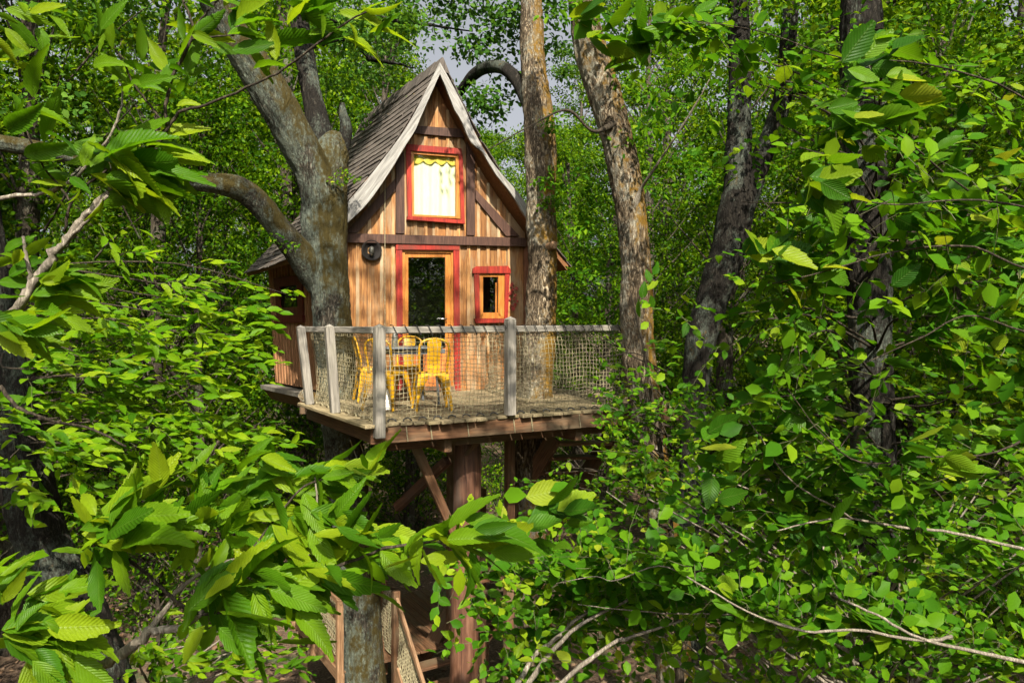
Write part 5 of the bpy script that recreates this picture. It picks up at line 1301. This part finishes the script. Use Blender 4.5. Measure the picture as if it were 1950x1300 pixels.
# ------------------------------------------------------------------ woodland behind
VAR = []
def variant(seed, H, crown_lo, rad, nclump, per, L, mat, slim=False):
    r = random.Random(seed)
    mb = MB(); bend = Vector((r.uniform(-.5, .5), r.uniform(-.5, .5), 0))
    tq = [Vector((0, 0, -.3)) + bend * ((t * t)) * H * .06 + ZZ * (t * H * .93) + Vector((r.gauss(0, .05), r.gauss(0, .05), 0)) for t in np.linspace(0, 1, 9)]
    q = spline([tuple(p) for p in tq], 22); r0 = .016 * H * (.6 if slim else 1)
    mb.tube([Vector(p) for p in q], [r0 * (1 - .85 * i / 21) + .01 for i in range(22)], 9)
    cen = []
    for i in range(nclump):
        z = crown_lo * H + (1 - crown_lo) * H * r.random() ** .85; e = (z / H - crown_lo) / (1 - crown_lo)
        w = rad * (.55 + .75 * math.sin(math.pi * min(1, .15 + .8 * e))) * (1 - .45 * e)
        a = r.uniform(0, math.tau); k = w * r.random() ** .5
        c = Vector((math.cos(a) * k, math.sin(a) * k, z)) + bend * H * .06 * (z / H) ** 2; cen.append(tuple(c))
        if r.random() < .45:
            s0 = Vector(q[min(21, int(max(0, z - k * .5) / H * 21))]); mb.tube([s0, s0.lerp(c, .55) + Vector((0, 0, .1 * k)), c], [.03, .018, .006], 4, False)
    tm = mb.mesh('trunk', M['bark_bg'], True)
    p_, d_, n_, l_ = crown_np(np.array(cen), per, nrng.uniform(.4, .85, nclump), L, .55, .2)
    cm = bake_np('crown', p_, d_, n_, l_, LO_MIN, M[mat], None, False)
    return tm, cm, H
for sd, H, lo, rd, nc, per, Lf in [(1, 15, .10, 2.3, 120, 120, .13), (2, 17, .16, 2.7, 135, 120, .14), (3, 13, .06, 2.1, 100, 120, .12), (4, 18, .22, 2.9, 130, 120, .15), (5, 11, .05, 1.9, 90, 120, .11)]:
    VAR.append(variant(sd, H, lo, rd, nc, per, Lf, 'leaf_bg', sd in (3, 5)))
GAP = [variant(40 + i, 17, .42, 3.4, 26, 230, .17, 'leaf_bg') for i in range(2)]  # crowns shaped with wide gaps to throw dappled shade
SHR = [variant(20 + i, 2.6 + i * .7, .05, 1.3, 60, 46, .10, 'leaf_bg', True) for i in range(3)]
placed = []
def blocked(x, y):
    if -5.6 < x < 2.6 and 6.0 < y < 16.0: return True
    if y < 8.5 and abs(x) < .75 * y + 1.5: return True
    if x < -1.2 and y < 13.5 and x > -.62 * y: return True       # open floor at the lower left
    if 7 < y < 11 and 0 < x < 6.5: return True
    if y < 15.5 and .14 < x / y < .44: return True
    return False
def place(var, x, y, s, label, group, nm, cat):
    t = thing(nm, label, cat, (x, y, gz(x, y)), group)
    mw = Matrix.Translation((x, y, gz(x, y) - .05)) @ Matrix.Rotation(rng.uniform(0, math.tau), 4, 'Z') @ Matrix.Scale(s, 4)
    link(bpy.data.objects.new('trunk', var[0]), t, mw); link(bpy.data.objects.new('crown', var[1]), t, mw)
rng.seed(77)
for i, (x, y) in enumerate([(-7.6, 1.5), (-8.4, 5.0), (-8.4, -4.5), (-10.5, 7.5), (-11, 1.5), (-9, -3), (7.2, 2.0), (9.6, 5.5), (7.6, 6.6), (11.5, 1.5), (12.5, 8.5), (-13.5, 5)]):  # extra trees out of view, added to cut the sky fill
    place(VAR[(1, 3, 0)[i % 3]], x, y, rng.uniform(.95, 1.15), 'tall leafy tree added just outside the view to block sky light', 'added tall trees flanking the view', 'woodland_tree', 'tree')
tries = 0
while len(placed) < 150 and tries < 6000:
    tries += 1
    y = 11 + 58 * rng.random() ** 1.25; x = rng.uniform(-.86 * y - 3, .86 * y + 3)
    md = 1.7 + y * .035
    if blocked(x, y) or any((x - a) ** 2 + (y - b) ** 2 < md * md for a, b in placed): continue
    placed.append((x, y)); v = rng.choice(VAR)
    s = rng.uniform(.85, 1.15) * (1 + max(0, y - 22) * .018)
    if abs(x + .008 * y) < .042 * y + 2.3: s = min(s, (5.9 + .265 * y) / v[2])
    q = CX + x / y * F; near = y < 24
    lab = ('slender leafy tree in the %s woodland left of the cabin' if q < 520 else 'slender leafy tree in the %s woodland straight behind the cabin' if q < 1060 else 'slender leafy tree in the %s woodland right of the cabin') % ('nearer' if near else 'farthest')
    place(v, x, y, s, lab, 'woodland trees behind the cabin', 'woodland_tree', 'tree')
sh = []
tries = 0
while len(sh) < 70 and tries < 4000:
    tries += 1
    y = 12 + 34 * rng.random() ** 1.2; x = rng.uniform(-.8 * y - 2, .8 * y + 2)
    if blocked(x, y) or any((x - a) ** 2 + (y - b) ** 2 < 1.5 for a, b in sh): continue
    sh.append((x, y)); place(rng.choice(SHR), x, y, rng.uniform(.7, 1.2), 'low leafy shrub on the woodland floor ' + ('left of the cabin' if x / y < -.33 else 'behind the cabin' if x / y < .06 else 'right of the cabin'), 'woodland floor shrubs', 'woodland_shrub', 'shrub')
# trees standing behind the viewpoint; the open crowned ones are added to dapple the light
back = [(8 + 3.3 * (i % 4) + rng.uniform(-.8, .8), -2.5 - 4.2 * (i // 4) + rng.uniform(-1, 1)) for i in range(4, 12)] + [(-30 + 5.2 * i + rng.uniform(-1.5, 1.5), -24 + rng.uniform(-4, 2)) for i in range(12)] + [(8.5, -12.0)]
for x, y in back:
    place(rng.choice(VAR), x, y, rng.uniform(.9, 1.15), 'tall leafy tree standing behind the viewpoint', 'trees behind the viewpoint', 'woodland_tree', 'tree')
for i, (x, y, s) in enumerate([(9.0, -5.0, .9), (2.4, -13, 1.05), (-8.5, -8, 1.1)]):
    place(GAP[i % 2], x, y, s, 'open crowned tall tree added behind the viewpoint to dapple the light', 'added open crowned trees behind the viewpoint', 'woodland_tree', 'tree')
# fallen leaves
n = 14000
Px = np.stack([nrng.uniform(-14, 14, n), nrng.uniform(3, 26, n)], 1); Pz = np.array([gz(a, b) for a, b in Px]) + nrng.uniform(.005, .04, n)
m, nt, b = mat_new('dead_leaf'); at = nt.nodes.new('ShaderNodeAttribute'); at.attribute_name = 'rnd'
nt.links.new(ramp(nt, at.outputs['Fac'], [(0, (.05, .025, .012)), (.5, (.15, .085, .045)), (1, (.32, .22, .14))]), b.inputs['Base Color']); b.inputs['Roughness'].default_value = .8
lit = bake_np('leaf_litter', np.column_stack([Px, Pz]), nrng.normal(size=(n, 3)) * [1, 1, .25], np.array([0, 0, 1.]) + nrng.normal(size=(n, 3)) * .25, nrng.uniform(.08, .18, n), LO_MIN, m)
tag(lit, 'fallen brown leaves strewn over the forest floor', 'leaf litter', kind='stuff')
